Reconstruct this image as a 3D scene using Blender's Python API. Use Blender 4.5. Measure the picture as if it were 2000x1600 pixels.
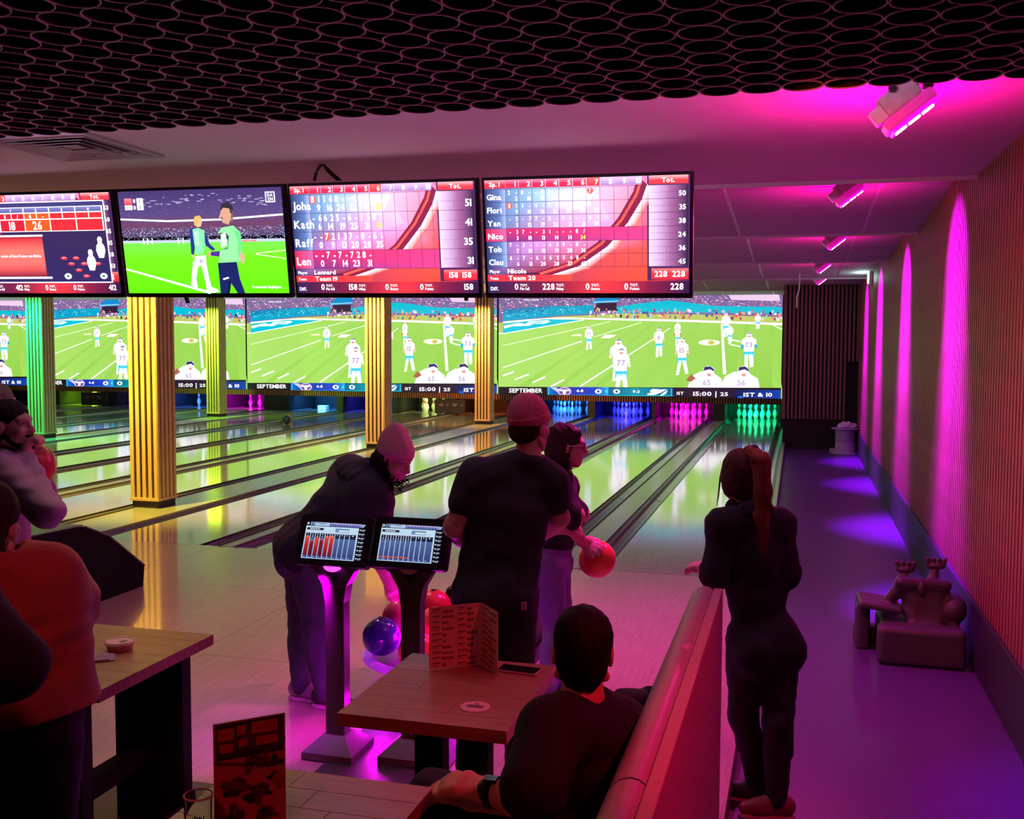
import bpy, bmesh, math, random
import numpy as np
from mathutils import Vector, Matrix

random.seed(7)
np.random.seed(7)
for o in list(bpy.data.objects):
    bpy.data.objects.remove(o, do_unlink=True)
SC = bpy.context.scene
COL = SC.collection

# ------------------------------------------------------------------ camera
# world: X across the lanes (to the right), Y down the lanes, foul line at Y = 0, lane surface at Z = 0
FPX, YAW, PITCH, ROLL = 2013.3, .2701, .0638, .0042
CAM = np.array([1.0072, -8.5227, 1.9153])
FW = np.array([-math.sin(YAW)*math.cos(PITCH), math.cos(YAW)*math.cos(PITCH), -math.sin(PITCH)])
_rt = np.array([math.cos(YAW), math.sin(YAW), 0.])
_up = np.cross(_rt, FW)
RT = _rt*math.cos(ROLL)+_up*math.sin(ROLL)
UP = -_rt*math.sin(ROLL)+_up*math.cos(ROLL)
cd = bpy.data.cameras.new('camera')
cam = bpy.data.objects.new('camera', cd)
COL.objects.link(cam)
cd.sensor_fit = 'HORIZONTAL'
cd.sensor_width = 36.
cd.lens = 36.*FPX/2000.
cd.clip_start = .05
cd.clip_end = 200
cam.matrix_world = Matrix(((RT[0], UP[0], -FW[0], CAM[0]), (RT[1], UP[1], -FW[1], CAM[1]), (RT[2], UP[2], -FW[2], CAM[2]), (0, 0, 0, 1)))
SC.camera = cam

# ------------------------------------------------------------------ world, exposure
w = bpy.data.worlds.new('world')
SC.world = w
w.use_nodes = True
w.node_tree.nodes['Background'].inputs[0].default_value = (.55, .25, .45, 1)
w.node_tree.nodes['Background'].inputs[1].default_value = .012
SC.view_settings.view_transform = 'Standard'
SC.view_settings.look = 'None'
SC.view_settings.exposure = 0.0
SC.view_settings.gamma = 1.0
SC.view_settings.use_curve_mapping = False
SC.cycles.use_denoising = True
SC.cycles.max_bounces = 6
SC.cycles.sample_clamp_indirect = 4.0
SC.cycles.caustics_reflective = False
SC.cycles.caustics_refractive = False


def V(*a):
    return np.array(a, float)


def at(x, y, X=None, Y=None, Z=None, d=None):
    """photo pixel + one known distance or coordinate -> place in the room"""
    r = FW+RT*(x-1000)/FPX+UP*(800-y)/FPX
    if d is not None:
        t = d
    elif Z is not None:
        t = (Z-CAM[2])/r[2]
    elif Y is not None:
        t = (Y-CAM[1])/r[1]
    else:
        t = (X-CAM[0])/r[0]
    return CAM+r*t


def nrm(v):
    v = np.asarray(v, float)
    return v/(np.linalg.norm(v)+1e-12)


def lin(c):
    """sRGB 0-255 -> linear"""
    out = []
    for v in c[:3]:
        v = v/255.
        out.append(v/12.92 if v <= .04045 else ((v+.055)/1.055)**2.4)
    return tuple(out)


# ------------------------------------------------------------------ lamps that hang outside the objects below
def lamp(name, kind, loc, col, power, target=None, size=.1, size_y=None, cone=60, blend=.5, spread=None):
    ld = bpy.data.lights.new(name, kind)
    ld.color = col
    ld.energy = power
    if kind == 'AREA':
        ld.size = size
        if size_y:
            ld.shape = 'RECTANGLE'
            ld.size_y = size_y
        if spread:
            ld.spread = math.radians(spread)
    else:
        ld.shadow_soft_size = size
    if kind == 'SPOT':
        ld.spot_size = math.radians(cone)
        ld.spot_blend = blend
    o = bpy.data.objects.new(name, ld)
    COL.objects.link(o)
    o.location = loc
    if target is not None:
        o.rotation_euler = (Vector(target)-Vector(loc)).to_track_quat('-Z', 'Y').to_euler()
    return o


# red lamps over the seats, with unseen pink, rose and amber fill spots added
lamp('red_party_light', 'SPOT', (1.80, -6.3, 2.72), (1., .005, .04), 105, (.74, -5.5, .35), .05, cone=58, blend=.7)
lamp('red_wall_light', 'SPOT', (.9, -5.2, 2.70), (1., .08, .07), 130, (2.15, -2.0, 1.3), .05, cone=70, blend=.9)
lamp('pink_fill_light', 'SPOT', (.15, -1.75, 2.90), (1., .03, .58), 330, (.1, -2.9, 0), .08, cone=135, blend=.9)  # added fill for the approach, hidden behind the monitors without a fixture
lamp('rose_fill_light', 'SPOT', (-2.6, -1.75, 2.90), (1., .36, .34), 95, (-2.6, -2.7, 0), .08, cone=140, blend=.9)  # added fill for the left approach, no fixture of its own
lamp('rose_fill_light', 'SPOT', (-6.5, -1.75, 2.90), (1., .36, .34), 80, (-6.5, -2.2, 0), .08, cone=140, blend=.9)  # same added fill, farther left
lamp('amber_fill_light', 'SPOT', (-2.3, -4.1, 2.95), (1., .55, .22), 60, (-1.5, -5.3, .75), .08, cone=62, blend=.9)  # added fill that warms the left table top, no fixture
lamp('red_back_light', 'SPOT', (-.3, -7.4, 2.70), (1., .10, .12), 26, (-.95, -5.9, 1.1), .08, cone=40, blend=.9)
lamp('red_seat_light', 'SPOT', (-.2, -7.9, 2.70), (1., .07, .09), 26, (.0, -5.3, .6), .08, cone=75, blend=.9)
# lane lights hidden behind the steps of the ceiling
for _y in (-.95, 2.58, 6.12, 9.68):
    lamp('cove_light', 'AREA', (-8.2, _y, 3.10), (.95, .50, .85), 34, (-8.2, _y+1.6, 2.0), 15., .06)
# unseen lavender fill added above the tube ceiling's front edge to brighten the ceiling
lamp('edge_fill_light', 'AREA', (-1.0, -4.64, 2.945), (.85, .45, .80), 42, (-1.0, -4.25, 3.3), 4.6, .03, spread=110)

# ------------------------------------------------------------------ materials
MATS = {}


def mat(name, col, rough=.5, metal=0., var=.12, scale=30., bump=0., spec=.5, coat=0., stretch=None, emit=None, estr=0., sheen=0., alpha=None, trans=0.):
    if name in MATS:
        return MATS[name]
    m = bpy.data.materials.new(name)
    m.use_nodes = True
    nt = m.node_tree
    b = nt.nodes['Principled BSDF']
    b.inputs['Roughness'].default_value = rough
    b.inputs['Metallic'].default_value = metal
    b.inputs['Specular IOR Level'].default_value = spec
    b.inputs['Coat Weight'].default_value = coat
    b.inputs['Coat Roughness'].default_value = .06
    b.inputs['Sheen Weight'].default_value = sheen
    b.inputs['Transmission Weight'].default_value = trans
    tc = nt.nodes.new('ShaderNodeTexCoord')
    mp = nt.nodes.new('ShaderNodeMapping')
    if stretch:
        mp.inputs['Scale'].default_value = stretch
    nz = nt.nodes.new('ShaderNodeTexNoise')
    nz.inputs['Scale'].default_value = scale
    nz.inputs['Detail'].default_value = 4
    nt.links.new(tc.outputs['Object'], mp.inputs[0])
    nt.links.new(mp.outputs[0], nz.inputs['Vector'])
    rp = nt.nodes.new('ShaderNodeValToRGB')
    c = np.array(col[:3])
    rp.color_ramp.elements[0].color = (*np.clip(c*(1-var), 0, 1), 1)
    rp.color_ramp.elements[1].color = (*np.clip(c*(1+var), 0, 1), 1)
    rp.color_ramp.elements[0].position = .3
    rp.color_ramp.elements[1].position = .7
    nt.links.new(nz.outputs[0], rp.inputs[0])
    nt.links.new(rp.outputs[0], b.inputs['Base Color'])
    if bump:
        bp = nt.nodes.new('ShaderNodeBump')
        bp.inputs['Strength'].default_value = bump
        bp.inputs['Distance'].default_value = .01
        nt.links.new(nz.outputs[0], bp.inputs['Height'])
        nt.links.new(bp.outputs[0], b.inputs['Normal'])
    if emit:
        b.inputs['Emission Color'].default_value = (*emit, 1)
        b.inputs['Emission Strength'].default_value = estr
    MATS[name] = m
    return m


def mat_wood(name, c1, c2, rough=.35, scale=6., axis='X', coat=0., bump=.05):
    m = bpy.data.materials.new(name)
    m.use_nodes = True
    nt = m.node_tree
    b = nt.nodes['Principled BSDF']
    b.inputs['Roughness'].default_value = rough
    b.inputs['Coat Weight'].default_value = coat
    b.inputs['Coat Roughness'].default_value = .08
    b.inputs['Coat IOR'].default_value = 1.9
    tc = nt.nodes.new('ShaderNodeTexCoord')
    mp = nt.nodes.new('ShaderNodeMapping')
    s = [14., 14., 14.]
    s['XYZ'.index(axis)] = 1.
    mp.inputs['Scale'].default_value = s
    nz = nt.nodes.new('ShaderNodeTexNoise')
    nz.inputs['Scale'].default_value = scale
    nz.inputs['Detail'].default_value = 6
    nz.inputs['Distortion'].default_value = .6
    rp = nt.nodes.new('ShaderNodeValToRGB')
    rp.color_ramp.elements[0].color = (*c1, 1)
    rp.color_ramp.elements[1].color = (*c2, 1)
    rp.color_ramp.elements[0].position = .35
    rp.color_ramp.elements[1].position = .68
    nt.links.new(tc.outputs['Object'], mp.inputs[0])
    nt.links.new(mp.outputs[0], nz.inputs['Vector'])
    nt.links.new(nz.outputs[0], rp.inputs[0])
    nt.links.new(rp.outputs[0], b.inputs['Base Color'])
    bp = nt.nodes.new('ShaderNodeBump')
    bp.inputs['Strength'].default_value = bump
    nt.links.new(nz.outputs[0], bp.inputs['Height'])
    nt.links.new(bp.outputs[0], b.inputs['Normal'])
    MATS[name] = m
    return m


def mat_attr(name, strength=None, rough=.5):
    """colours come with the mesh (flat print or lit picture)"""
    m = bpy.data.materials.new(name)
    m.use_nodes = True
    nt = m.node_tree
    a = nt.nodes.new('ShaderNodeAttribute')
    a.attribute_name = 'Col'
    b = nt.nodes['Principled BSDF']
    if strength is None:
        nt.links.new(a.outputs['Color'], b.inputs['Base Color'])
        b.inputs['Roughness'].default_value = rough
    else:
        b.inputs['Base Color'].default_value = (.01, .01, .01, 1)
        b.inputs['Roughness'].default_value = .3
        nt.links.new(a.outputs['Color'], b.inputs['Emission Color'])
        b.inputs['Emission Strength'].default_value = strength
    MATS[name] = m
    return m


M_SCREEN = mat_attr('screen_picture', 1.25)
M_MON = mat_attr('monitor_picture', 1.75)
M_CON = mat_attr('console_picture', .9)
M_PRINT = mat_attr('paper_print', None, .45)
BLACK = mat('black_plastic', (.008, .008, .009), .4, var=.2, spec=.2)
MATTE = mat('matte_black', (.008, .008, .008), .8, var=.2)
LANE = mat_wood('lane_maple', (.46, .42, .40), (.54, .50, .47), .10, 5., 'Y', coat=1., bump=.004)
APPR = mat_wood('approach_maple', (.50, .40, .34), (.60, .48, .41), .26, 4., 'Y', coat=.8, bump=.01)
GUT = mat('gutter_grey', (.20, .20, .22), .16, var=.1, spec=.6)
CAP = mat('division_grey', (.33, .33, .34), .2, var=.08, spec=.6)
RAIL = mat('rail_black', (.02, .02, .022), .4)
SLAT = mat_wood('slat_oak', (.24, .085, .06), (.38, .15, .11), .5, 5., 'Z', bump=.03)
SLATD = mat_wood('slat_dark', (.17, .10, .07), (.28, .17, .12), .55, 5., 'Z', bump=.03)
PINE = mat_wood('pillar_pine', (.50, .33, .17), (.66, .46, .26), .5, 5., 'Z', bump=.03)
TABLE = mat_wood('table_oak', (.27, .15, .08), (.38, .23, .12), .32, 5., 'X', coat=.1, bump=.02)
CEIL = mat('ceiling_white', (.62, .56, .58), .75, var=.03, scale=8)
TILE = mat('ceiling_tile', (.50, .47, .48), .8, var=.06, scale=120)
TBAR = mat('ceiling_bar', (.8, .8, .8), .4, var=.02)
WALK = mat('walkway_vinyl', (.085, .055, .16), .38, var=.16, scale=60, bump=.03)
DARKFLOOR = mat('dark_floor', (.055, .055, .05), .45, var=.25, scale=40)
BASEB = mat('baseboard_dark', (.022, .02, .028), .55, var=.1)
WHITEP = mat('white_plastic', (.75, .75, .75), .4, var=.04)
PIN = mat('pin_white', (.82, .82, .8), .25, var=.02)
PINRED = mat('pin_red', (.7, .04, .03), .3, var=.05)
SKIN = mat('skin', (.62, .38, .28), .5, var=.07, scale=50, spec=.35)


# ------------------------------------------------------------------ building blocks
def wloc(o):
    v = Vector((0, 0, 0))
    while o is not None:
        v += Vector(o.location)
        o = o.parent
    return v


def link(name, me, parent=None, loc=None):
    o = bpy.data.objects.new(name, me)
    COL.objects.link(o)
    if parent is not None:
        o.parent = parent
    if loc is not None:
        o.location = loc
    return o


def tag(o, label, cat, group=None):
    o['label'] = label
    o['category'] = cat
    if group:
        o['group'] = group
    return o


def struct(o):
    o['kind'] = 'structure'
    return o


def thing(name, label, cat, loc=(0, 0, 0), group=None, rz=0.):
    o = bpy.data.objects.new(name, None)
    o.empty_display_size = .1
    COL.objects.link(o)
    o.location = loc
    o.rotation_euler[2] = rz
    return tag(o, label, cat, group)


def mesh(name, verts, faces, m, parent=None, smooth=False, world=True):
    """verts in world places; stored relative to the parent"""
    me = bpy.data.meshes.new(name)
    v = np.asarray(verts, float)
    if parent is not None and world:
        v = v-np.array(wloc(parent))
    me.from_pydata(v.tolist(), [], [tuple(map(int, f)) for f in faces])
    if m is not None:
        me.materials.append(m)
    if smooth:
        me.shade_smooth()
    me.update()
    return link(name, me, parent)


def mesh_np(name, v, quads, m, parent=None, smooth=True):
    me = bpy.data.meshes.new(name)
    v = np.asarray(v, np.float32)
    if parent is not None:
        v = v-np.array(wloc(parent), np.float32)
    n = len(quads)
    me.vertices.add(len(v))
    me.vertices.foreach_set('co', v.ravel())
    me.loops.add(n*4)
    me.loops.foreach_set('vertex_index', np.asarray(quads, np.int32).ravel())
    me.polygons.add(n)
    me.polygons.foreach_set('loop_start', np.arange(0, n*4, 4, dtype=np.int32))
    me.update(calc_edges=True)
    if smooth:
        me.shade_smooth()
    me.materials.append(m)
    return link(name, me, parent)


class Geo:
    def __init__(s):
        s.v = []
        s.f = []

    def add(s, v, f):
        n = len(s.v)
        s.v += [tuple(p) for p in v]
        s.f += [tuple(i+n for i in q) for q in f]
        return s

    def box(s, a, b, bev=0.):
        x0, y0, z0 = a
        x1, y1, z1 = b
        if bev <= 0:
            return s.add([(x0, y0, z0), (x1, y0, z0), (x1, y1, z0), (x0, y1, z0), (x0, y0, z1), (x1, y0, z1), (x1, y1, z1), (x0, y1, z1)],
                         [(0, 3, 2, 1), (4, 5, 6, 7), (0, 1, 5, 4), (1, 2, 6, 5), (2, 3, 7, 6), (3, 0, 4, 7)])
        bm = bmesh.new()
        bmesh.ops.create_cube(bm, size=1)
        for vv in bm.verts:
            vv.co = Vector(((x0+x1)/2+vv.co.x*(x1-x0), (y0+y1)/2+vv.co.y*(y1-y0), (z0+z1)/2+vv.co.z*(z1-z0)))
        bmesh.ops.bevel(bm, geom=bm.edges[:], offset=bev, segments=2, affect='EDGES', profile=.5)
        bm.verts.index_update()
        s.add([tuple(q.co) for q in bm.verts], [[q.index for q in f.verts] for f in bm.faces])
        bm.free()
        return s

    def lathe(s, prof, c=(0, 0, 0), n=24, cap=True):
        v = []
        for (r, z) in prof:
            for i in range(n):
                a = 2*math.pi*i/n
                v.append((c[0]+r*math.cos(a), c[1]+r*math.sin(a), c[2]+z))
        f = []
        for j in range(len(prof)-1):
            for i in range(n):
                k = (i+1) % n
                f.append((j*n+i, j*n+k, (j+1)*n+k, (j+1)*n+i))
        if cap:
            f.append(tuple(range(n-1, -1, -1)))
            f.append(tuple((len(prof)-1)*n+i for i in range(n)))
        return s.add(v, f)

    def prism(s, poly, axis, a, b):
        """2D outline extruded along an axis from a to b"""
        n = len(poly)
        v = []
        for t in (a, b):
            for p in poly:
                v.append({'X': (t, p[0], p[1]), 'Y': (p[0], t, p[1]), 'Z': (p[0], p[1], t)}[axis])
        f = [tuple(range(n-1, -1, -1)), tuple(range(n, 2*n))]
        for i in range(n):
            k = (i+1) % n
            f.append((i, k, n+k, n+i))
        return s.add(v, f)

    def tube(s, pts, r, n=8, r1=None):
        pts = [np.asarray(p, float) for p in pts]
        v = []
        m = len(pts)
        for j, p in enumerate(pts):
            t = nrm(pts[min(j+1, m-1)]-pts[max(j-1, 0)])
            a = nrm(np.cross(t, (0, 0, 1) if abs(t[2]) < .9 else (1, 0, 0)))
            b = np.cross(t, a)
            rr = r if r1 is None else r+(r1-r)*j/(m-1)
            for i in range(n):
                an = 2*math.pi*i/n
                v.append(p+rr*(a*math.cos(an)+b*math.sin(an)))
        f = []
        for j in range(m-1):
            for i in range(n):
                k = (i+1) % n
                f.append((j*n+i, j*n+k, (j+1)*n+k, (j+1)*n+i))
        f.append(tuple(range(n-1, -1, -1)))
        f.append(tuple((m-1)*n+i for i in range(n)))
        return s.add(v, f)

    def ball(s, c, r, n=24, k=14):
        v = []
        r = (r, r, r) if np.isscalar(r) else r
        v.append((c[0], c[1], c[2]-r[2]))
        for j in range(1, k):
            t = -math.pi/2+math.pi*j/k
            for i in range(n):
                a = 2*math.pi*i/n
                v.append((c[0]+r[0]*math.cos(t)*math.cos(a), c[1]+r[1]*math.cos(t)*math.sin(a), c[2]+r[2]*math.sin(t)))
        v.append((c[0], c[1], c[2]+r[2]))
        f = []
        for i in range(n):
            f.append((0, 1+(i+1) % n, 1+i))
            f.append((len(v)-1, 1+(k-2)*n+i, 1+(k-2)*n+(i+1) % n))
        for j in range(k-2):
            for i in range(n):
                q = (i+1) % n
                f.append((1+j*n+i, 1+j*n+q, 1+(j+1)*n+q, 1+(j+1)*n+i))
        return s.add(v, f)

    def xf(s, M):
        s.v = [tuple(M @ Vector(p)) for p in s.v]
        return s

    def build(s, name, m, parent=None, smooth=False, world=True):
        o = mesh(name, s.v, s.f, m, parent, False, world)
        if smooth:
            me = o.data
            me.shade_smooth()
            try:
                me.set_sharp_from_angle(angle=math.radians(35))
            except Exception:
                pass
        return o


def copy_of(src, parent=None, loc=None):
    c = src.copy()
    COL.objects.link(c)
    c.parent = parent
    if loc is not None:
        c.location = loc
    return c


# ------------------------------------------------------------------ letters for screens and prints
GLYPH = {}


def load_glyphs():
    chars = 'ABCDEFGHIJKLMNOPQRSTUVWXYZabcdefghijklmnopqrstuvwxyz0123456789.,:/-&|'
    obs = []
    for ch in chars:
        cu = bpy.data.curves.new('g', 'FONT')
        cu.body = ch
        cu.size = 1.
        cu.offset = .025
        cu.resolution_u = 2
        o = bpy.data.objects.new('g', cu)
        COL.objects.link(o)
        obs.append((ch, o, cu))
    bpy.context.view_layer.update()
    dg = bpy.context.evaluated_depsgraph_get()
    for ch, o, cu in obs:
        me = o.evaluated_get(dg).to_mesh()
        me.calc_loop_triangles()
        v = [(p.co.x, p.co.y) for p in me.vertices]
        t = [tuple(q.vertices) for q in me.loop_triangles]
        GLYPH[ch] = (v, t, min([p[0] for p in v] or [0]), max([p[0] for p in v] or [.3]))
        o.to_mesh_clear()
    for ch, o, cu in obs:
        bpy.data.objects.remove(o)
        bpy.data.curves.remove(cu)


load_glyphs()


class Canvas:
    """flat coloured shapes in picture units (y down), laid in thin layers on a real panel"""

    def __init__(s):
        s.v = []
        s.c = []
        s.f = []
        s.z = 0

    def poly(s, pts, col):
        n = len(s.v)
        multi = isinstance(col[0], (tuple, list))
        for i, p in enumerate(pts):
            s.v.append((p[0], p[1], s.z))
            s.c.append(lin(col[i]) if multi else lin(col))
        s.f.append(tuple(range(n, n+len(pts))))

    def quad(s, x0, y0, x1, y1, col):
        s.poly([(x0, y0), (x1, y0), (x1, y1), (x0, y1)], col)

    def vgrad(s, x0, y0, x1, y1, stops):
        for (a, ca), (b, cb) in zip(stops[:-1], stops[1:]):
            s.poly([(x0, y0+(y1-y0)*a), (x1, y0+(y1-y0)*a), (x1, y0+(y1-y0)*b), (x0, y0+(y1-y0)*b)], [ca, ca, cb, cb])

    def hgrad(s, x0, y0, x1, y1, stops):
        for (a, ca), (b, cb) in zip(stops[:-1], stops[1:]):
            s.poly([(x0+(x1-x0)*a, y0), (x0+(x1-x0)*b, y0), (x0+(x1-x0)*b, y1), (x0+(x1-x0)*a, y1)], [ca, cb, cb, ca])

    def ell(s, x, y, rx, ry, col, n=18, rot=0.):
        ca, sa = math.cos(rot), math.sin(rot)
        s.poly([(x+rx*math.cos(2*math.pi*i/n)*ca-ry*math.sin(2*math.pi*i/n)*sa, y+rx*math.cos(2*math.pi*i/n)*sa+ry*math.sin(2*math.pi*i/n)*ca) for i in range(n)], col)

    def line(s, p, q, w, col, w2=None):
        dx, dy = q[0]-p[0], q[1]-p[1]
        L = math.hypot(dx, dy)+1e-9
        nx, ny = -dy/L*w/2, dx/L*w/2
        k = 1 if w2 is None else w2/w
        s.poly([(p[0]+nx, p[1]+ny), (q[0]+nx*k, q[1]+ny*k), (q[0]-nx*k, q[1]-ny*k), (p[0]-nx, p[1]-ny)], col)

    def path(s, pts, w, col):
        for a, b in zip(pts[:-1], pts[1:]):
            s.line(a, b, w, col)

    def text(s, t, x, y, h, col, al='l', sx=1.):
        """baseline at y, cap height h"""
        k = h/.70
        wd = 0
        for ch in t:
            wd += (.28 if ch == ' ' else GLYPH[ch][3]-GLYPH[ch][2]+.07)*k*sx
        cx = x-(0 if al == 'l' else wd/2 if al == 'c' else wd)
        for ch in t:
            if ch == ' ':
                cx += .28*k*sx
                continue
            v, tr, a, b = GLYPH[ch]
            n = len(s.v)
            for p in v:
                s.v.append((cx+(p[0]-a)*k*sx, y-p[1]*k, s.z))
                s.c.append(lin(col))
            s.f += [tuple(i+n for i in q) for q in tr]
            cx += (b-a+.07)*k*sx

    def build(s, name, fn, m, parent, step=.0008):
        vv = [fn(p[0], p[1], p[2]*step) for p in s.v]
        o = mesh(name, vv, s.f, m, parent, world=False)
        at_ = o.data.color_attributes.new('Col', 'FLOAT_COLOR', 'POINT')
        at_.data.foreach_set('color', np.array([(*c, 1.) for c in s.c], np.float32).ravel())
        return o

# ================================================================== the setting
XW = 2.152          # slatted right wall
ZW = -.12           # walkway beside the lanes
g = Geo().box((-30, -12, -.25), (.72, -4.66, 0))
fl = struct(g.build('floor', DARKFLOOR))
g = Geo().box((.72, -12, -.30), (XW+.03, 12.4, ZW))
struct(g.build('floor_walkway', WALK))
struct(Geo().box((-30, -4.66, -.35), (.744, 20.4, -.16)).build('floor_slab', DARKFLOOR))
# approach boards: panels with open joints
ap = struct(Geo().box((-30, -4.66, -.16), (.76, 0, -.02)).build('floor_approach', mat('approach_core', (.2, .14, .1), .6)))
YS = [-4.66, -3.02, -1.40, 0.]
XS = [.76, -.9, -2.55, -4.25, -5.95, -7.8, -9.6, -11.3, -13.1, -15., -17., -19., -21., -24., -27., -30.]
for i in range(len(XS)-1):
    for j in range(3):
        Geo().box((XS[i+1]+.002, YS[j]+.002, -.02), (XS[i]-.002, YS[j+1]-.002, 0)).build('approach_panel', APPR, ap)
# dark rubber strip that carries the consoles and the ball return
struct(Geo().box((-1.035, -4.45, .0), (-.47, -1.9, .006), .002).build('floor_strip', mat('strip_rubber', (.05, .05, .07), .4)))

# lanes ---------------------------------------------------------------
LX = [0, -1.755, -3.30, -4.96, -7.10, -8.80, -10.40, -12.06, -14.30, -16.05, -17.90, -19.70, -21.8, -23.4, -25.0]
LH = .533
lane_words = ['rightmost bowling lane, ending at the green pins', 'bowling lane ending at the magenta pins', 'bowling lane ending at the deep blue pins',
              'bowling lane ending at the light blue pins behind the red beanie', 'bowling lane with the orange glow beside the rightmost pillars',
              'bowling lane ending at the pale yellow pins', 'bowling lane with the dark ball rolling on it', 'bowling lane with a light blue empty pin deck',
              'bowling lane with the magenta deck behind the lime green pillar', 'bowling lane with one blue pin left', 'bowling lane between the blue pin and the lime pins',
              'bowling lane ending at the lime green pins', 'third bowling lane from the far side, behind the bearded man', 'second bowling lane from the far side', 'farthest bowling lane of all']


def gutter_prof(x0, x1, n=8):
    c, hw = (x0+x1)/2, abs(x1-x0)/2
    return [(c-hw*math.cos(math.pi*i/n), -.012-.085*math.sin(math.pi*i/n)) for i in range(n+1)]


for i, x in enumerate(LX):
    t = thing('bowling_lane', lane_words[i], 'bowling lane', (x, 0, 0), 'bowling lanes side by side')
    Geo().box((x-LH, 0.004, -.06), (x+LH, 19.3, 0)).build('lane_surface', LANE, t)
    # gutters reach to the division on each side
    for sgn in (1, -1):
        if sgn == 1:
            nb = LX[i-1]-LH if i > 0 else None
            end = .742 if nb is None else None
        else:
            nb = LX[i+1]+LH if i+1 < len(LX) else None
            end = None
        e0 = x+sgn*LH
        if nb is not None:
            gap = abs(nb-e0)
            gw = min(.215, gap*.46)
            end = e0+sgn*gw
        elif end is None:
            end = e0+sgn*.215
        a, b = min(e0, end), max(e0, end)
        pr = gutter_prof(a+.004, b-.004)
        G = Geo()
        n = len(pr)
        G.add([(p[0], 0.004, p[1]) for p in pr]+[(p[0], 19.2, p[1]) for p in pr], [(k, k+1, n+k+1, n+k) for k in range(n-1)])
        G.build('gutter', GUT, t, smooth=True)
        Geo().box((e0-.006 if sgn < 0 else e0, .004, -.1), (e0 if sgn < 0 else e0+.006, 19.2, -.004)).build('lane_edge', RAIL, t)
        # joints of the gutter sections
        for yy in (4.6, 9.2, 13.8):
            Gj = Geo()
            Gj.add([(p[0], yy, p[1]+.0015) for p in pr]+[(p[0], yy+.018, p[1]+.0015) for p in pr], [(k, k+1, n+k+1, n+k) for k in range(n-1)])
            Gj.build('gutter_joint', RAIL, t)
for i in range(len(LX)-1):
    a, b = LX[i]-LH, LX[i+1]+LH
    gap = a-b
    gw = min(.215, gap*.46)
    x0, x1 = b+gw, a-gw
    wds = ['beside the rightmost lane', 'narrow, between the magenta and the deep blue pins', 'before the bent man in the beanie', 'under the yellow and gold pillars', 'next to the pale yellow pins', 'beside the rolling dark ball',
           'beside the empty light blue deck', 'under the green pillars', 'beyond the green pillars', 'toward the lime pins', 'nearest the lime pins', 'behind the bearded man', 'second farthest from the slatted wall', 'farthest from the slatted wall']
    t = thing('lane_division', 'grey capping strip between two lanes, '+wds[i], 'lane divider', ((x0+x1)/2, 0, 0), 'capping strips between the lanes')
    Geo().box((x0, .004, -.12), (x1, 19.2, .004), .003).build('cap', CAP, t)
    for xx in (x0, x1):
        Geo().box((xx-.008, .004, .0), (xx+.008, 19.2, .014), .003).build('edge_rail', RAIL if xx == x0 else CAP, t)
# ledge between last gutter and walkway
struct(Geo().box((.744, 0, -.12), (.80, 12.36, .006), .004).build('trim_1', CAP))

# right wall ----------------------------------------------------------
wr = struct(Geo().box((XW+.012, -12, ZW), (XW+.12, 18.2, 3.3)).build('wall_right', mat('wall_felt', (.03, .02, .02), .9)))
sm = Geo().box((-.025, -.026, 0), (.012, .026, 3.40-.29), .0)
s0 = sm.build('slat', SLAT, wr)
s0.location = (XW, -6., .29)
pitch = .085
for k in range(1, 250):
    y = -6.+k*pitch
    if y > 12.3:
        break
    c = copy_of(s0, wr, (XW, y, .29))
# baseboard
struct(Geo().box((XW-.045, -12, ZW), (XW+.02, 12.36, .292), .006).build('baseboard_right', BASEB))

# block at the end of the walkway ------------------------------------
wf = struct(Geo().box((.745, 12.40, ZW), (XW+.05, 18.1, 3.3)).build('wall_front', MATTE))
sf = Geo().box((-.019, -.03, .47), (.019, .0, 3.25)).build('slat', SLATD, wf)
sf.location = (.765, 12.40, 0)
for k in range(1, 19):
    x = .765+k*.0745
    if x > 1.90:
        cz = Geo().box((-.019, -.03, 1.60), (.019, 0, 3.25)).build('slat', SLATD, wf) if k == 16 else copy_of(cz, wf)
        cz.location = (x, 12.40, 0)
    else:
        copy_of(sf, wf, (x, 12.40, 0))
# return of the block toward the video wall
Geo().box((.72, 12.40, .47), (.745, 18.0, 3.2)).build('side_panel', SLATD, wf)
# video wall carrier, walls out of sight
struct(Geo().box((-30, 17.86, .45), (.745, 18.0, 3.4)).build('wall_video', MATTE))
struct(Geo().box((-30.2, -12, -.2), (-30, 20.4, 3.4)).build('wall_left', mat('wall_paint', (.12, .08, .08), .8)))
struct(Geo().box((-30, -12.2, -.3), (XW+.1, -12, 3.4)).build('wall_back', mat('wall_paint', (.12, .08, .08), .8)))
struct(Geo().box((-30, 20.3, -.2), (.8, 20.4, 1.2)).build('wall_pit', MATTE))

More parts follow.
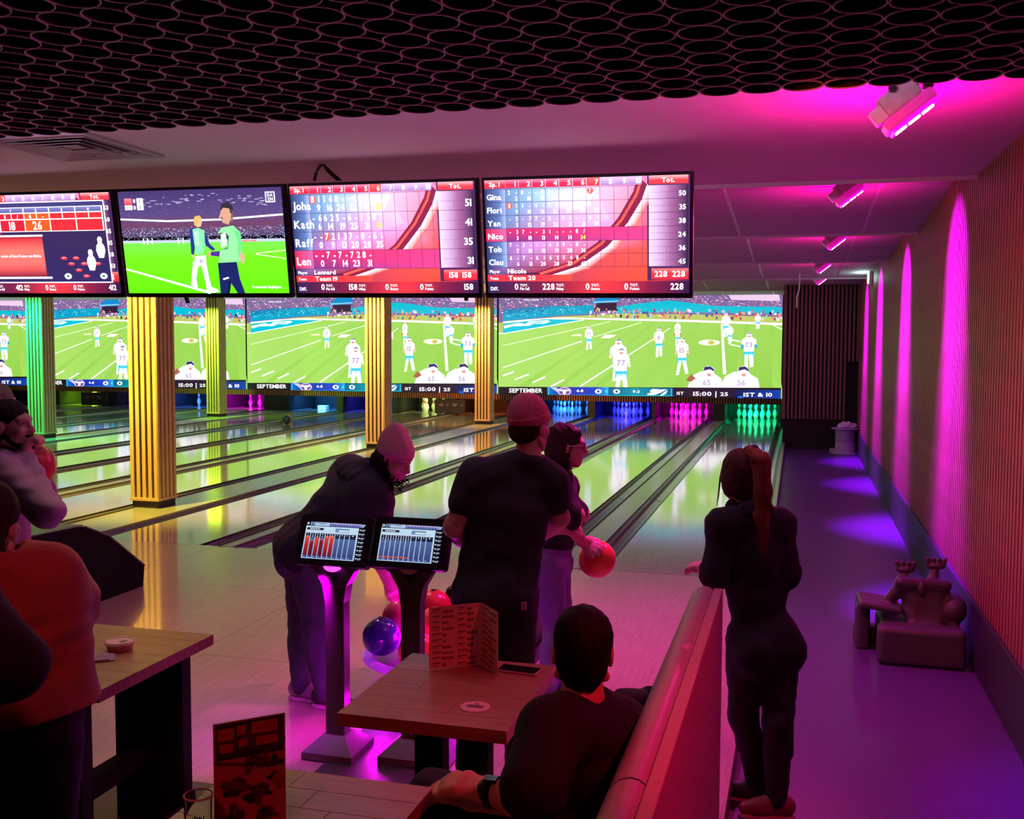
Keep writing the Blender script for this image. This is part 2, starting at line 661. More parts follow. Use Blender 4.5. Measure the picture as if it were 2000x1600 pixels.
# ceiling -------------------------------------------------------------
ce = struct(Geo().box((-30, -12, 3.04), (XW+.1, -1.04, 3.5)).build('ceiling', CEIL))
YC = [-1.04, 2.50, 6.05, 9.60, 13.2, 17.9]
for k in range(5):
    y0, y1 = YC[k], YC[k+1]
    za, zb = 3.235, (3.03 if k < 4 else 3.14)
    sl = (zb-za)/(y1-y0)
    cs = Geo().add([(-30, y0, za+.012), (XW+.1, y0, za+.012), (XW+.1, y1, zb+.012), (-30, y1, zb+.012), (-30, y0, 3.6), (XW+.1, y0, 3.6), (XW+.1, y1, 3.6), (-30, y1, 3.6)],
                   [(0, 3, 2, 1), (4, 5, 6, 7), (0, 1, 5, 4), (1, 2, 6, 5), (2, 3, 7, 6), (3, 0, 4, 7)]).build('ceiling_section', TBAR)
    struct(cs)
    # lay-in tiles with pale bars between them
    nr = 3 if k < 4 else 4
    ry = (y1-y0)/nr
    for r in range(nr):
        xa = XW-.0+(-.35 if (r % 2) else 0)
        cols = [XW+.05]
        xx = XW-.55
        while xx > -4.2:
            cols.append(xx)
            xx -= 1.2
        for q in range(len(cols)-1):
            ya, yb = y0+r*ry+.02, y0+(r+1)*ry-.02
            x1, x0 = cols[q]-.016, cols[q+1]+.016
            z = lambda y: za+sl*(y-y0)
            T = Geo().add([(x0, ya, z(ya)+.005), (x1, ya, z(ya)+.005), (x1, yb, z(yb)+.005), (x0, yb, z(yb)+.005), (x0, ya, z(ya)+.03), (x1, ya, z(ya)+.03), (x1, yb, z(yb)+.03), (x0, yb, z(yb)+.03)],
                          [(0, 3, 2, 1), (4, 5, 6, 7), (0, 1, 5, 4), (1, 2, 6, 5), (2, 3, 7, 6), (3, 0, 4, 7)])
            T.build('ceiling_tile', TILE, cs)
# trim strip along each step of the ceiling
for k in range(5):
    struct(Geo().box((-12, YC[k]-.02, 3.012), (XW, YC[k], 3.04)).build('trim_%d' % (k+2), CEIL))

# hanging ceiling of cut tubes ----------------------------------------
RIM = mat('tube_rim_lit', (.85, .78, .80), .5, var=.1)  # light catching the tube ends is put into this pale colour
TUBE = mat('tube_side_shaded', (.035, .03, .03), .7, var=.2)  # shade inside and between the tubes is put into this dark colour
rp = thing('tube_ceiling', 'dark suspended ceiling panel of round cut tubes with pale rims', 'ceiling panel', (0, -4.72, 2.8))
RP = .1405
n = 28
tv, tf = [], []
R0, R1 = RP*.5, RP*.5-.0045
for (r, z) in ((R0, .11), (R0, .004), (R0, 0), (R1, 0), (R1, .004), (R1, .11)):
    for i in range(n):
        a = 2*math.pi*i/n
        tv.append((r*math.cos(a), r*math.sin(a), z))
for j in range(5):
    for i in range(n):
        tf.append((j*n+i, j*n+(i+1) % n, (j+1)*n+(i+1) % n, (j+1)*n+i))
me = bpy.data.meshes.new('tube')
me.from_pydata(tv, [], tf)
me.materials.append(TUBE)
me.materials.append(RIM)
for p in me.polygons:
    p.material_index = 1 if n <= p.index < 4*n else 0
me.shade_smooth()
me.update()
cnt = 0
far = []
for j in range(14):
    for i in range(-19, 17):
        x, y = .02+i*RP, -.07-j*RP
        # only what stands in or next to the picture
        P = V(x, -4.72+y, 2.8)-CAM
        dd = P@FW
        u, v_ = 1000+FPX*(P@RT)/dd, 800-FPX*(P@UP)/dd
        if dd > .5 and -90 < u < 2090 and v_ > -70 and x < XW-.1:
            o = link('tube', me, rp, (x, y, 0))
            cnt += 1
            far.append((i, j))
# rest of the panel out of the picture as one piece
rest = Geo()
for j in range(0, 24):
    for i in range(-42, 15):
        if (i, j) in far:
            continue
        x, y = .02+i*RP, -.07-j*RP
        for q in range(12):
            a, b = 2*math.pi*q/12, 2*math.pi*(q+1)/12
            rest.add([(x+R0*math.cos(a), y+R0*math.sin(a), 0), (x+R0*math.cos(b), y+R0*math.sin(b), 0), (x+R0*math.cos(b), y+R0*math.sin(b), .11), (x+R0*math.cos(a), y+R0*math.sin(a), .11)], [(0, 1, 2, 3)])
o = rest.build('tube_field', TUBE, rp, world=False)
o['kind'] = 'stuff'
Geo().box((-6.0, -4.6, 2.915), (XW-.02, -.0, 2.93)).xf(Matrix.Translation((0, -4.72, 0))).build('backing_board', MATTE, rp)
for (x, y) in ((-2.5, -5.2), (0, -5.2), (1.9, -5.2), (-2.5, -7.5), (1.5, -7.5)):
    Geo().box((x-.01, y-.01, 2.93), (x+.01, y+.01, 3.04)).build('hanger', MATTE, rp)

# air diffuser --------------------------------------------------------
vt = thing('ceiling_vent', 'square four-way air diffuser in the smooth ceiling above the monitors', 'vent', (-3.05, -3.38, 3.04))
VM = mat('vent_metal', (.30, .27, .27), .5)
for k in range(4):
    h0, h1 = .31-.065*k, .31-.065*k-.05
    z0, z1 = 3.035-.0*k, 3.035-.03
    gq = Geo()
    vv = []
    for (h, z) in ((h0, 3.02), (h1, 3.036), (h0, 3.024), (h1, 3.04)):
        vv += [(-3.05-h, -3.38-h, z), (-3.05+h, -3.38-h, z), (-3.05+h, -3.38+h, z), (-3.05-h, -3.38+h, z)]
    ff = []
    for i in range(4):
        q = (i+1) % 4
        ff += [(i, q, 4+q, 4+i), (8+i, 12+i, 12+q, 8+q), (i, 8+i, 8+q, q)]
    gq.add(vv, ff).build('louvre', VM, vt)
Geo().box((-3.05-.36, -3.38-.36, 3.025), (-3.05+.36, -3.38-.31, 3.04)).build('frame', VM, vt)
Geo().box((-3.05-.36, -3.38+.31, 3.025), (-3.05+.36, -3.38+.36, 3.04)).build('frame', VM, vt)
Geo().box((-3.05-.36, -3.38-.31, 3.025), (-3.05-.31, -3.38+.31, 3.04)).build('frame', VM, vt)
Geo().box((-3.05+.31, -3.38-.31, 3.025), (-3.05+.36, -3.38+.31, 3.04)).build('frame', VM, vt)

# pillars ---------------------------------------------------------------
PH = .18
PIL = [(-6.22, 1.90, (1, .72, .04), 150, 'nearest slatted pillar, lit yellow, on the strip between the lanes', 1),
       (-6.36, 8.95, (1, .62, .08), 120, 'slatted pillar lit golden behind the bent man in the beanie', 1),
       (-6.16, 14.9, (1, .50, .10), 120, 'slatted pillar lit orange gold, nearest the right video screen', 1),
       (-13.50, 8.75, (.0, 1, .22), 170, 'slatted pillar lit bright green behind the bearded man', 1),
       (-13.46, 15.1, (.38, 1, .05), 150, 'slatted pillar lit lime green, beyond the yellow pillar', 1)]
slA = None
for (px, py, col, pw, lab, _) in PIL:
    t = thing('slat_pillar', lab, 'pillar', (px, py, 0), 'slatted pillars between the lanes')
    Geo().box((px-PH+.03, py-PH+.03, .0), (px+PH-.03, py+PH-.03, 3.1)).build('core', MATTE, t)
    Geo().box((px-PH-.012, py-PH-.012, .085), (px+PH+.012, py+PH+.012, .12), .004).build('base_frame', PINE, t)
    Geo().box((px-PH+.01, py-PH+.01, .004), (px+PH-.01, py+PH-.01, .085)).build('foot', mat('foot_dark', (.03, .025, .02), .7), t)
    for ax in range(4):
        for k in range(5):
            q = -PH+.026+k*(2*PH-.052)/4
            if slA is None:
                slA = Geo().box((-.0225, -.0175, .12), (.0225, .0175, 3.05)).build('slat', PINE, t, world=False)
                c = slA
            else:
                c = copy_of(slA, t)
            c.location = {0: (q, -PH+.012, 0), 1: (q, PH-.012, 0), 2: (-PH+.012, q, 0), 3: (PH-.012, q, 0)}[ax]
            c.rotation_euler[2] = 0 if ax < 2 else math.pi/2
    # colour spot on the ceiling in front of the pillar
    f = thing('pillar_spot', 'small ceiling spotlight aimed at the '+lab.replace('nearest ', ''), 'spotlight', (px-.1, py-1.15, 3.0), 'pillar spotlights')
    f['label'] = ' '.join(f['label'].split()[:15])
    Geo().tube([(px-.1, py-1.15, 3.0), (px-.1, py-1.08, 2.90)], .05, 14).build('housing', BLACK, f)
    Geo().box((px-.14, py-1.19, 3.0), (px-.06, py-1.11, 3.05)).build('bracket', BLACK, f)
    lamp('pillar_light', 'SPOT', (px-.1, py-1.07, 2.87), col, pw*6.5, (px, py, 1.45), .03, cone=100, blend=.8)

# ================================================================== video wall
WHITE = (255, 255, 255)


def player(c, x, top, bot, sh=(255, 250, 255), pants=(60, 200, 235), lean=0., arm=(255, 215, 190), num=None, wide=1.):
    h = bot-top
    w_ = h*.30*wide
    c.z += 1
    # legs
    c.poly([(x-w_*.30, top+h*.60), (x-w_*.02, top+h*.60), (x-w_*.12+lean*h, bot-h*.02), (x-w_*.36+lean*h, bot)], (250, 240, 245))
    c.poly([(x+w_*.02, top+h*.60), (x+w_*.32, top+h*.60), (x+w_*.42-lean*h, bot-h*.06), (x+w_*.16-lean*h, bot-h*.03)], (250, 245, 250))
    c.poly([(x-w_*.36, top+h*.50), (x+w_*.36, top+h*.50), (x+w_*.40, top+h*.70), (x+.0, top+h*.64), (x-w_*.40, top+h*.70)], pants)
    # arms, jersey
    c.poly([(x-w_*.46, top+h*.20), (x-w_*.28, top+h*.22), (x-w_*.42, top+h*.46), (x-w_*.60, top+h*.44)], arm)
    c.poly([(x+w_*.46, top+h*.20), (x+w_*.28, top+h*.22), (x+w_*.44, top+h*.44), (x+w_*.60, top+h*.42)], arm)
    c.z += 1
    c.poly([(x-w_*.50, top+h*.20), (x-w_*.22, top+h*.12), (x+w_*.22, top+h*.12), (x+w_*.50, top+h*.20), (x+w_*.52, top+h*.32), (x+w_*.36, top+h*.34), (x+w_*.34, top+h*.53), (x-w_*.34, top+h*.53), (x-w_*.36, top+h*.34), (x-w_*.54, top+h*.32)], sh)
    c.z += 1
    c.ell(x, top+h*.075, w_*.21, h*.085, (240, 232, 245), 12)
    c.poly([(x-w_*.20, top+h*.05), (x-w_*.05, top-h*.008), (x+w_*.12, top+h*.0), (x+w_*.21, top+h*.06), (x+w_*.05, top+h*.035)], (45, 40, 90))
    c.z += 1
    c.poly([(x-w_*.13, top+h*.085), (x+w_*.13, top+h*.085), (x+w_*.08, top+h*.125), (x-w_*.08, top+h*.125)], (205, 140, 130))
    if num:
        c.text(num, x, top+h*.40, h*.13, (175, 150, 185), 'c')
    c.z -= 4


def football():
    c = Canvas()
    rnd = random.Random(3)
    G1, G2, G3 = (152, 202, 84), (138, 194, 70), (164, 211, 100)
    c.quad(95, 20, 1885, 240, (120, 95, 145))
    c.z = 1
    pal = [(235, 180, 215), (205, 150, 195), (250, 225, 240), (70, 60, 120), (120, 90, 150), (180, 110, 140), (40, 130, 175), (225, 120, 140), (160, 140, 190), (90, 70, 110)]
    for i in range(2600):
        x, y = rnd.uniform(95, 1872), rnd.uniform(22, 175)
        a, b = rnd.uniform(4, 15), rnd.uniform(2, 5)
        c.quad(x, y, x+a, y+b, rnd.choice(pal))
        if i % 400 == 0:
            c.z += .02
    c.z = 2
    # teal boards round the field
    c.poly([(125, 160), (430, 128), (720, 120), (720, 172), (480, 186), (125, 222)], (0, 155, 190))
    c.poly([(125, 150), (300, 135), (430, 128), (430, 150), (125, 180)], (20, 120, 170))
    c.poly([(1010, 108), (1200, 88), (1480, 122), (1880, 128), (1880, 170), (1500, 165), (1180, 160), (870, 170), (870, 130)], (0, 178, 200))
    c.poly([(1560, 40), (1860, 40), (1870, 90), (1580, 84)], (222, 190, 220))
    c.z = 3
    c.poly([(770, 44), (880, 44), (885, 100), (700, 110)], (10, 130, 190))
    c.poly([(745, 106), (872, 104), (868, 150), (725, 160)], (50, 25, 55))
    c.poly([(722, 96), (880, 88), (880, 96), (722, 106)], (150, 215, 240))
    for i in range(130):
        x = rnd.uniform(140, 690)
        y = 205-(x-125)*.085-rnd.uniform(2, 46)
        c.quad(x, y, x+rnd.uniform(5, 18), y+3, rnd.choice([(70, 190, 215), (10, 110, 160), (150, 220, 235), (30, 70, 130)]))
    # grass
    c.poly([(95, 232), (125, 230), (480, 192), (900, 172), (1400, 176), (1885, 190), (1885, 720), (95, 720)], (176, 190, 90))
    c.z = 4
    c.poly([(95, 300), (125, 296), (640, 212), (1100, 215), (1885, 246), (1885, 720), (95, 720)], [G3, G3, G1, G1, G1, G2, G3])
    for k in range(14):
        x = 150+k*130
        c.poly([(x, 720), (x+60, 720), (x*.55+820, 225), (x*.55+800, 225)], [G3, G3, G2, G2] if k % 2 else [G2, G2, G1, G1])
    c.z = 5
    # people on the side line
    for i in range(150):
        x = rnd.uniform(690, 1870)
        y = 168+rnd.uniform(-36, 16)+(x-700)*.012
        c.quad(x, y, x+rnd.uniform(6, 16), y+rnd.uniform(9, 20), rnd.choice([(235, 130, 110), (240, 220, 235), (70, 90, 160), (30, 40, 70), (225, 90, 70), (160, 190, 210), (250, 160, 110), (190, 60, 90)]))
    c.path([(95, 300), (125, 296)], 5, WHITE)
    c.poly([(125, 224), (330, 206), (520, 196), (900, 203), (1300, 209), (1885, 228), (1885, 242), (1300, 222), (900, 214), (640, 208), (420, 210), (125, 234)], (250, 250, 250))
    # end zone
    c.z = 6
    c.poly([(125, 238), (400, 208), (660, 212), (125, 300)], (0, 185, 205))
    c.z = 7
    c.poly([(130, 250), (230, 232), (275, 238), (300, 222), (420, 214), (445, 222), (400, 238), (330, 238), (300, 250), (190, 254), (135, 268)], (240, 252, 255))
    c.z = 8
    c.poly([(250, 240), (380, 224), (420, 226), (330, 234)], (0, 185, 205))
    c.z = 7
    c.path([(125, 300), (660, 212)], 5, WHITE)
    c.line((125, 375), (830, 222), 4, (235, 250, 215))
    c.line((125, 515), (650, 345), 5, WHITE)
    c.line((730, 318), (1030, 226), 4, (240, 250, 230))
    c.line((640, 632), (1210, 262), 9, WHITE, 4)
    for a, b in (((125, 566), (200, 540)), ((205, 590), (300, 556)), ((325, 608), (410, 572)), ((445, 634), (535, 590))):
        c.line(a, b, 9, WHITE)
    c.poly([(580, 306), (640, 300), (650, 312), (585, 314)], (250, 225, 195))
    c.poly([(770, 326), (800, 305), (875, 306), (830, 328)], (250, 232, 225))
    c.ell(1450, 352, 66, 18, (252, 245, 228))
    c.line((1525, 238), (1547, 552), 12, WHITE, 20)
    c.line((1560, 330), (1640, 345), 8, WHITE)
    c.line((1575, 362), (1640, 378), 7, WHITE)
    c.line((1820, 236), (1885, 268), 5, WHITE)
    c.z = 8
    c.ell(1462, 352, 20, 14, (196, 190, 80))
    # players
    c.z = 9
    for a in ((1740, 168, 268, .02, (250, 235, 240), None), (1255, 222, 330, 0, (250, 230, 235), None), (1550, 165, 320, .03, (250, 230, 235), None),
              (1255, 256, 372, 0, (230, 80, 60), None), (1575, 240, 362, .05, (255, 225, 215), None), (695, 250, 402, 0, (245, 230, 240), '37'),
              (1140, 258, 448, .02, (255, 205, 175), '8'), (885, 332, 600, 0, (255, 215, 195), None), (1285, 322, 560, -.04, (250, 190, 165), '15'),
              (1690, 288, 516, .03, (30, 170, 210), '73'), (905, 392, 660, .0, (255, 225, 215), '77')):
        player(c, a[0], a[1], a[2], lean=a[3], arm=a[4], num=a[5], wide=1.25 if a[1] in (332, 392, 288) else 1.05)
        c.z += .7
    c.z = 18
    for x0, w_, col in ((1430, 110, '65'), (1640, 120, '56')):
        c.poly([(x0-w_, 640), (x0-w_*.75, 565), (x0-w_*.3, 535), (x0+w_*.4, 540), (x0+w_*.9, 580), (x0+w_, 650), (x0+w_, 668), (x0-w_, 668)], (255, 250, 255))
        c.z += .5
        c.ell(x0+20, 528, 36, 28, (238, 228, 245), 14)
        c.z += .5
        c.poly([(x0-14, 530), (x0-4, 506), (x0+30, 502), (x0+52, 520), (x0+54, 534), (x0+26, 520)], (50, 45, 100))
        c.text(col, x0+10, 622, 34, (185, 165, 200), 'c')
        c.ell(x0+22, 556, 14, 10, (215, 150, 140), 10)
        c.z += .6
    c.poly([(1310, 590), (1345, 552), (1372, 580), (1340, 600)], (165, 95, 70))
    # caption at the top
    c.z = 18
    c.text('WILL LEVIS', 315, 92, 10, WHITE, 'c', 1.3)
    # score bar
    c.z = 21
    c.quad(95, 636, 1885, 722, (26, 20, 30))
    c.z = 22
    c.text('SEPTEMBER', 282, 672, 26, WHITE, 'c', 1.15)
    c.hgrad(425, 636, 825, 690, [(0, (10, 120, 200)), (.2, (20, 40, 150)), (.8, (30, 60, 190)), (1, (40, 150, 220))])
    c.hgrad(825, 640, 1232, 692, [(0, (10, 90, 130)), (.4, (0, 140, 160)), (1, (0, 90, 130))])
    c.quad(1232, 640, 1600, 700, (40, 22, 44))
    c.hgrad(1600, 650, 1885, 716, [(0, (15, 20, 70)), (1, (15, 60, 160))])
    c.quad(425, 684, 825, 690, (60, 190, 235))
    c.quad(825, 686, 1232, 692, (40, 200, 215))
    c.quad(1630, 690, 1660, 708, (30, 130, 255))
    c.z = 23
    for k in range(4):
        c.ell(434, 645+k*12, 4, 4, (90, 220, 245), 8)
        c.ell(1222, 648+k*11, 4, 4, (90, 220, 225), 8)
    # round emblem with a T and flame tail
    c.poly([(445, 640), (480, 638), (520, 660), (505, 680), (480, 660)], (200, 190, 240))
    c.ell(538, 664, 46, 27, (205, 190, 235), 20)
    c.z = 24
    c.ell(538, 664, 36, 22, (110, 70, 150), 20)
    c.z = 25
    c.poly([(508, 652), (568, 652), (572, 662), (550, 662), (546, 684), (530, 684), (526, 662), (504, 662)], WHITE)
    c.text('4-8', 640, 668, 17, WHITE, 'c', 1.3)
    c.text('0', 762, 677, 28, WHITE, 'c', 2.3)
    c.poly([(800, 663), (818, 647), (818, 679)], (60, 215, 235))
    c.text('0', 880, 677, 28, WHITE, 'c', 2.3)
    c.text('9-3', 1002, 672, 17, WHITE, 'c', 1.3)
    c.poly([(1070, 676), (1100, 668), (1085, 660), (1105, 646), (1160, 650), (1195, 648), (1160, 668), (1120, 684), (1075, 686)], (250, 240, 250))
    c.poly([(1150, 688), (1180, 664), (1200, 652), (1190, 676), (1165, 690)], (225, 235, 245))
    c.text('1ST', 1278, 682, 18, WHITE, 'c', 1.2)
    c.text('15:00', 1415, 688, 25, WHITE, 'c', 1.55)
    c.text('|', 1498, 690, 30, WHITE, 'c', 1.2)
    c.text('25', 1548, 688, 22, WHITE, 'c', 1.5)
    c.text('1ST & 10', 1750, 692, 24, WHITE, 'c', 1.45)
    return c


SCR_Y = 17.8
ZT, ZB = 3.165, .585


def fb_map(W):
    def fn(x, y, z):
        u = (x-95)/1790.
        yt, yb = 65-20*u, 680+25*u
        v = min(max((y-yt)/(yb-yt), 0), 1)
        return (u*W, -.03-z, ZT-v*(ZT-ZB))
    return fn


fc = football()
scr = None
for k, (x0, x1, lab) in enumerate(((-6.65, .62, 'right video screen showing a football game, beside the dark slatted block'),
                                   (-14.10, -6.69, 'middle video screen showing a football game, behind the yellow pillar'),
                                   (-21.55, -14.14, 'left video screen showing a football game, behind the bright green pillar'),
                                   (-28.96, -21.59, 'leftmost video screen, only a sliver showing beside the bearded man'))):
    W = x1-x0
    t = thing('video_screen', lab, 'screen', (x0, SCR_Y, 0), 'football screens above the pin decks')
    if scr is None:
        scr = fc.build('picture', fb_map(W), M_SCREEN, t, .0006)
        body = Geo().box((0, -.028, ZB-.004), (W, .05, ZT+.004)).build('panel', MATTE, t, world=False)
    else:
        c = copy_of(scr, t)
        c.scale.x = W/7.27
        c = copy_of(body, t)
        c.scale.x = W/7.27
# slatted skirt under the screens, too fine to pick apart
gk = Geo()
x = -24.
while x < .66:
    gk.box((x, 17.74, .435), (x+.036, 17.80, .578))
    x += .066
sk = gk.build('slat_skirt', SLAT)
tag(sk, 'low strip of fine wooden slats under the video screens', 'slats')
sk['kind'] = 'stuff'
struct(Geo().box((-29, 17.80, .43), (.66, 17.85, .58)).build('trim_7', MATTE))

# ================================================================== pin decks
pp = [(.0257, 0), (.029, .012), (.0445, .06), (.0575, .095), (.0605, .114), (.0575, .140), (.0465, .180), (.0330, .215), (.0245, .240), (.0228, .254), (.0250, .280), (.0300, .315), (.0324, .343), (.0290, .365), (.018, .377), (.005, .381)]
PINME = None
PINST = None
POS = {1: (0, 0), 2: (-.1524, .264), 3: (.1524, .264), 4: (-.3048, .528), 5: (0, .528), 6: (.3048, .528), 7: (-.4572, .792), 8: (-.1524, .792), 9: (.1524, .792), 10: (.4572, .792)}
PW = {1: 'head pin in front of', 2: 'left pin in the second row of', 3: 'right pin in the second row of', 4: 'left pin in the third row of', 5: 'middle pin in the third row of', 6: 'right pin in the third row of',
      7: 'leftmost pin in the back row of', 8: 'second pin from the left in the back row of', 9: 'third pin from the left in the back row of', 10: 'rightmost pin in the back row of'}
DECK = {0: ((0, 1, .34), 26, range(1, 11), 'the bright green rack'), 1: ((1, 0, .72), 28, range(1, 11), 'the magenta rack'), 2: ((.01, .02, 1), 34, range(1, 11), 'the deep blue rack'),
        3: ((.01, .16, 1), 26, range(1, 11), 'the light blue rack'), 4: ((1, .16, .03), 14, (), ''), 5: ((.75, .9, .25), 12, (2, 4, 5, 7, 8, 9, 10), 'the pale yellow rack'),
        6: ((.05, .05, 1), 40, (), ''), 7: ((.05, .35, 1), 40, (), ''), 8: ((1, .0, .9), 45, (7, 8), 'the magenta pair'), 9: ((.05, .2, 1), 30, (7,), 'the blue lane'),
        10: ((.2, .2, .6), 8, (), ''), 11: ((.4, 1, .03), 45, (4, 7, 8, 2), 'the lime green rack')}
for i, (col, pw, ids, lab) in DECK.items():
    x = LX[i]
    lo = lamp('pin_light', 'AREA', (x, 18.09, .52), col, pw*1.2, (x, 18.75, .12), .9, .06)
    for k in ids:
        dx, dy = POS[k]
        loc = (x+dx, 18.29+dy, 0.0)
        if PINME is None:
            o = Geo().lathe(pp, n=18).build('bowling_pin', PIN, smooth=True)
            s1 = Geo().lathe([(.0263, .262), (.0256, .255), (.0262, .266), (.0270, .272), (.0262, .276)], n=18, cap=False).build('neck_stripe', PINRED, o)
            s2 = Geo().lathe([(.0272, .233), (.0250, .240), (.0256, .246)], n=18, cap=False).build('neck_stripe', PINRED, o)
            PINME, PINST = o, (s1, s2)
        else:
            o = copy_of(PINME)
            for s_ in PINST:
                copy_of(s_, o)
        o.location = loc
        tag(o, PW[k]+' '+lab, 'bowling pin', 'pins of '+lab)
# dark dividers between the pin decks
KB = mat('kickback', (.02, .02, .024), .5)
for i in range(len(LX)-1):
    xm = (LX[i]+LX[i+1])/2
    hw = max((LX[i]-LX[i+1])/2-LH-.2, .02)
    t = struct(Geo().box((xm-hw, 17.75, .004), (xm+hw, 19.7, .50)).build('pin_deck_divider', KB))
struct(Geo().box((.62, 17.75, -.1), (.745, 19.7, .5)).build('pin_deck_divider', KB))
ct = struct(Geo().box((-30, 19.45, -.1), (.745, 19.5, .7)).build('pit_curtain', mat('curtain', (.025, .03, .03), .7)))


# warning boards
def warn_board(x0, x1, lab):
    W = x1-x0
    t = thing('warning_board', lab, 'board', (x0, 17.70, .03), 'lowered pinsetter boards')
    Geo().box((0, 0, 0), (W, .03, .38)).build('panel', mat('board_black', (.03, .02, .026), .5), t, world=False)
    c = Canvas()
    u = W*100
    c.ell(u*.22, 15, 5.2, 5.2, (120, 30, 40), 8)
    c.quad(u*.37, 13, u*.37+9, 18, (90, 80, 90))
    c.quad(u*.85, 13, u*.85+9, 18, (90, 80, 90))
    c.poly([(u*.56, 11), (u*.60, 11), (u*.68, 20), (u*.66, 22)], (120, 105, 110))
    c.poly([(u*.76, 11), (u*.72, 11), (u*.64, 20), (u*.66, 22)], (120, 105, 110))
    c.z = 1
    c.text('STOP', u*.22, 16.6, 3.4, (190, 150, 160), 'c')
    c.ell(u*.66, 13, 3, 3, (130, 120, 120), 10)
    c.build('print', lambda x, y, z: (x/100., -.001-z, .38-y/100.), M_PRINT, t, .0008)


warn_board(-8.42, -7.56, 'black board with a round STOP sign beside the pale yellow pins')
warn_board(-19.62, -18.66, 'black board with a round STOP sign beside the lime green pins')
o = Geo().box((-12.18, 18.3, .0), (-11.92, 18.5, .13), .01).build('deck_box', WHITEP)
tag(o, 'pale blue lit box standing on the empty light blue deck', 'box')

# balls on the lanes and gutters
BALL = {}


def ball(loc, matl, lab, rot=(0, 0, 0), r=.1085, group='bowling balls'):
    o = thing('bowling_ball', lab, 'bowling ball', loc, group)
    Geo().ball((0, 0, 0), r, 36, 22).build('shell', matl, o, smooth=True, world=False)
    H = mat('hole_black', (.005, .005, .005), .9)
    for (a, b) in ((-.12, .10), (.12, .10), (0, -.16)):
        d = nrm((a, b, 1))
        G = Geo().lathe([(.013, 0), (.013, .0006)], n=14)
        q = Vector(d).to_track_quat('Z', 'Y').to_matrix().to_4x4()
        G.xf(Matrix.Translation(Vector(d*(r-.0001))) @ q)
        G.build('finger_hole', H, o, world=False)
    o.rotation_euler = rot
    return o


ORB = mat('ball_orange', (.78, .16, .05), .22, var=.15, scale=14)
REDB = mat('ball_red', (.62, .05, .06), .25, var=.2, scale=14)
BLUB = mat('ball_blue', (.03, .035, .22), .12, var=.4, scale=10, coat=.5)
PNKB = mat('ball_pink', (.65, .08, .22), .2, var=.15, scale=12)
DRKB = mat('ball_dark', (.015, .03, .035), .15, var=.3, scale=12)
ball((-10.54, 13.35, .109), DRKB, 'dark ball rolling on the lane beyond the beanie man')
ball((-11.04, 14.35, .055), REDB, 'small red ball beside the dark rolling ball', (1, 0, 0))

# ================================================================== overhead monitors
REDG = (225, 45, 60)


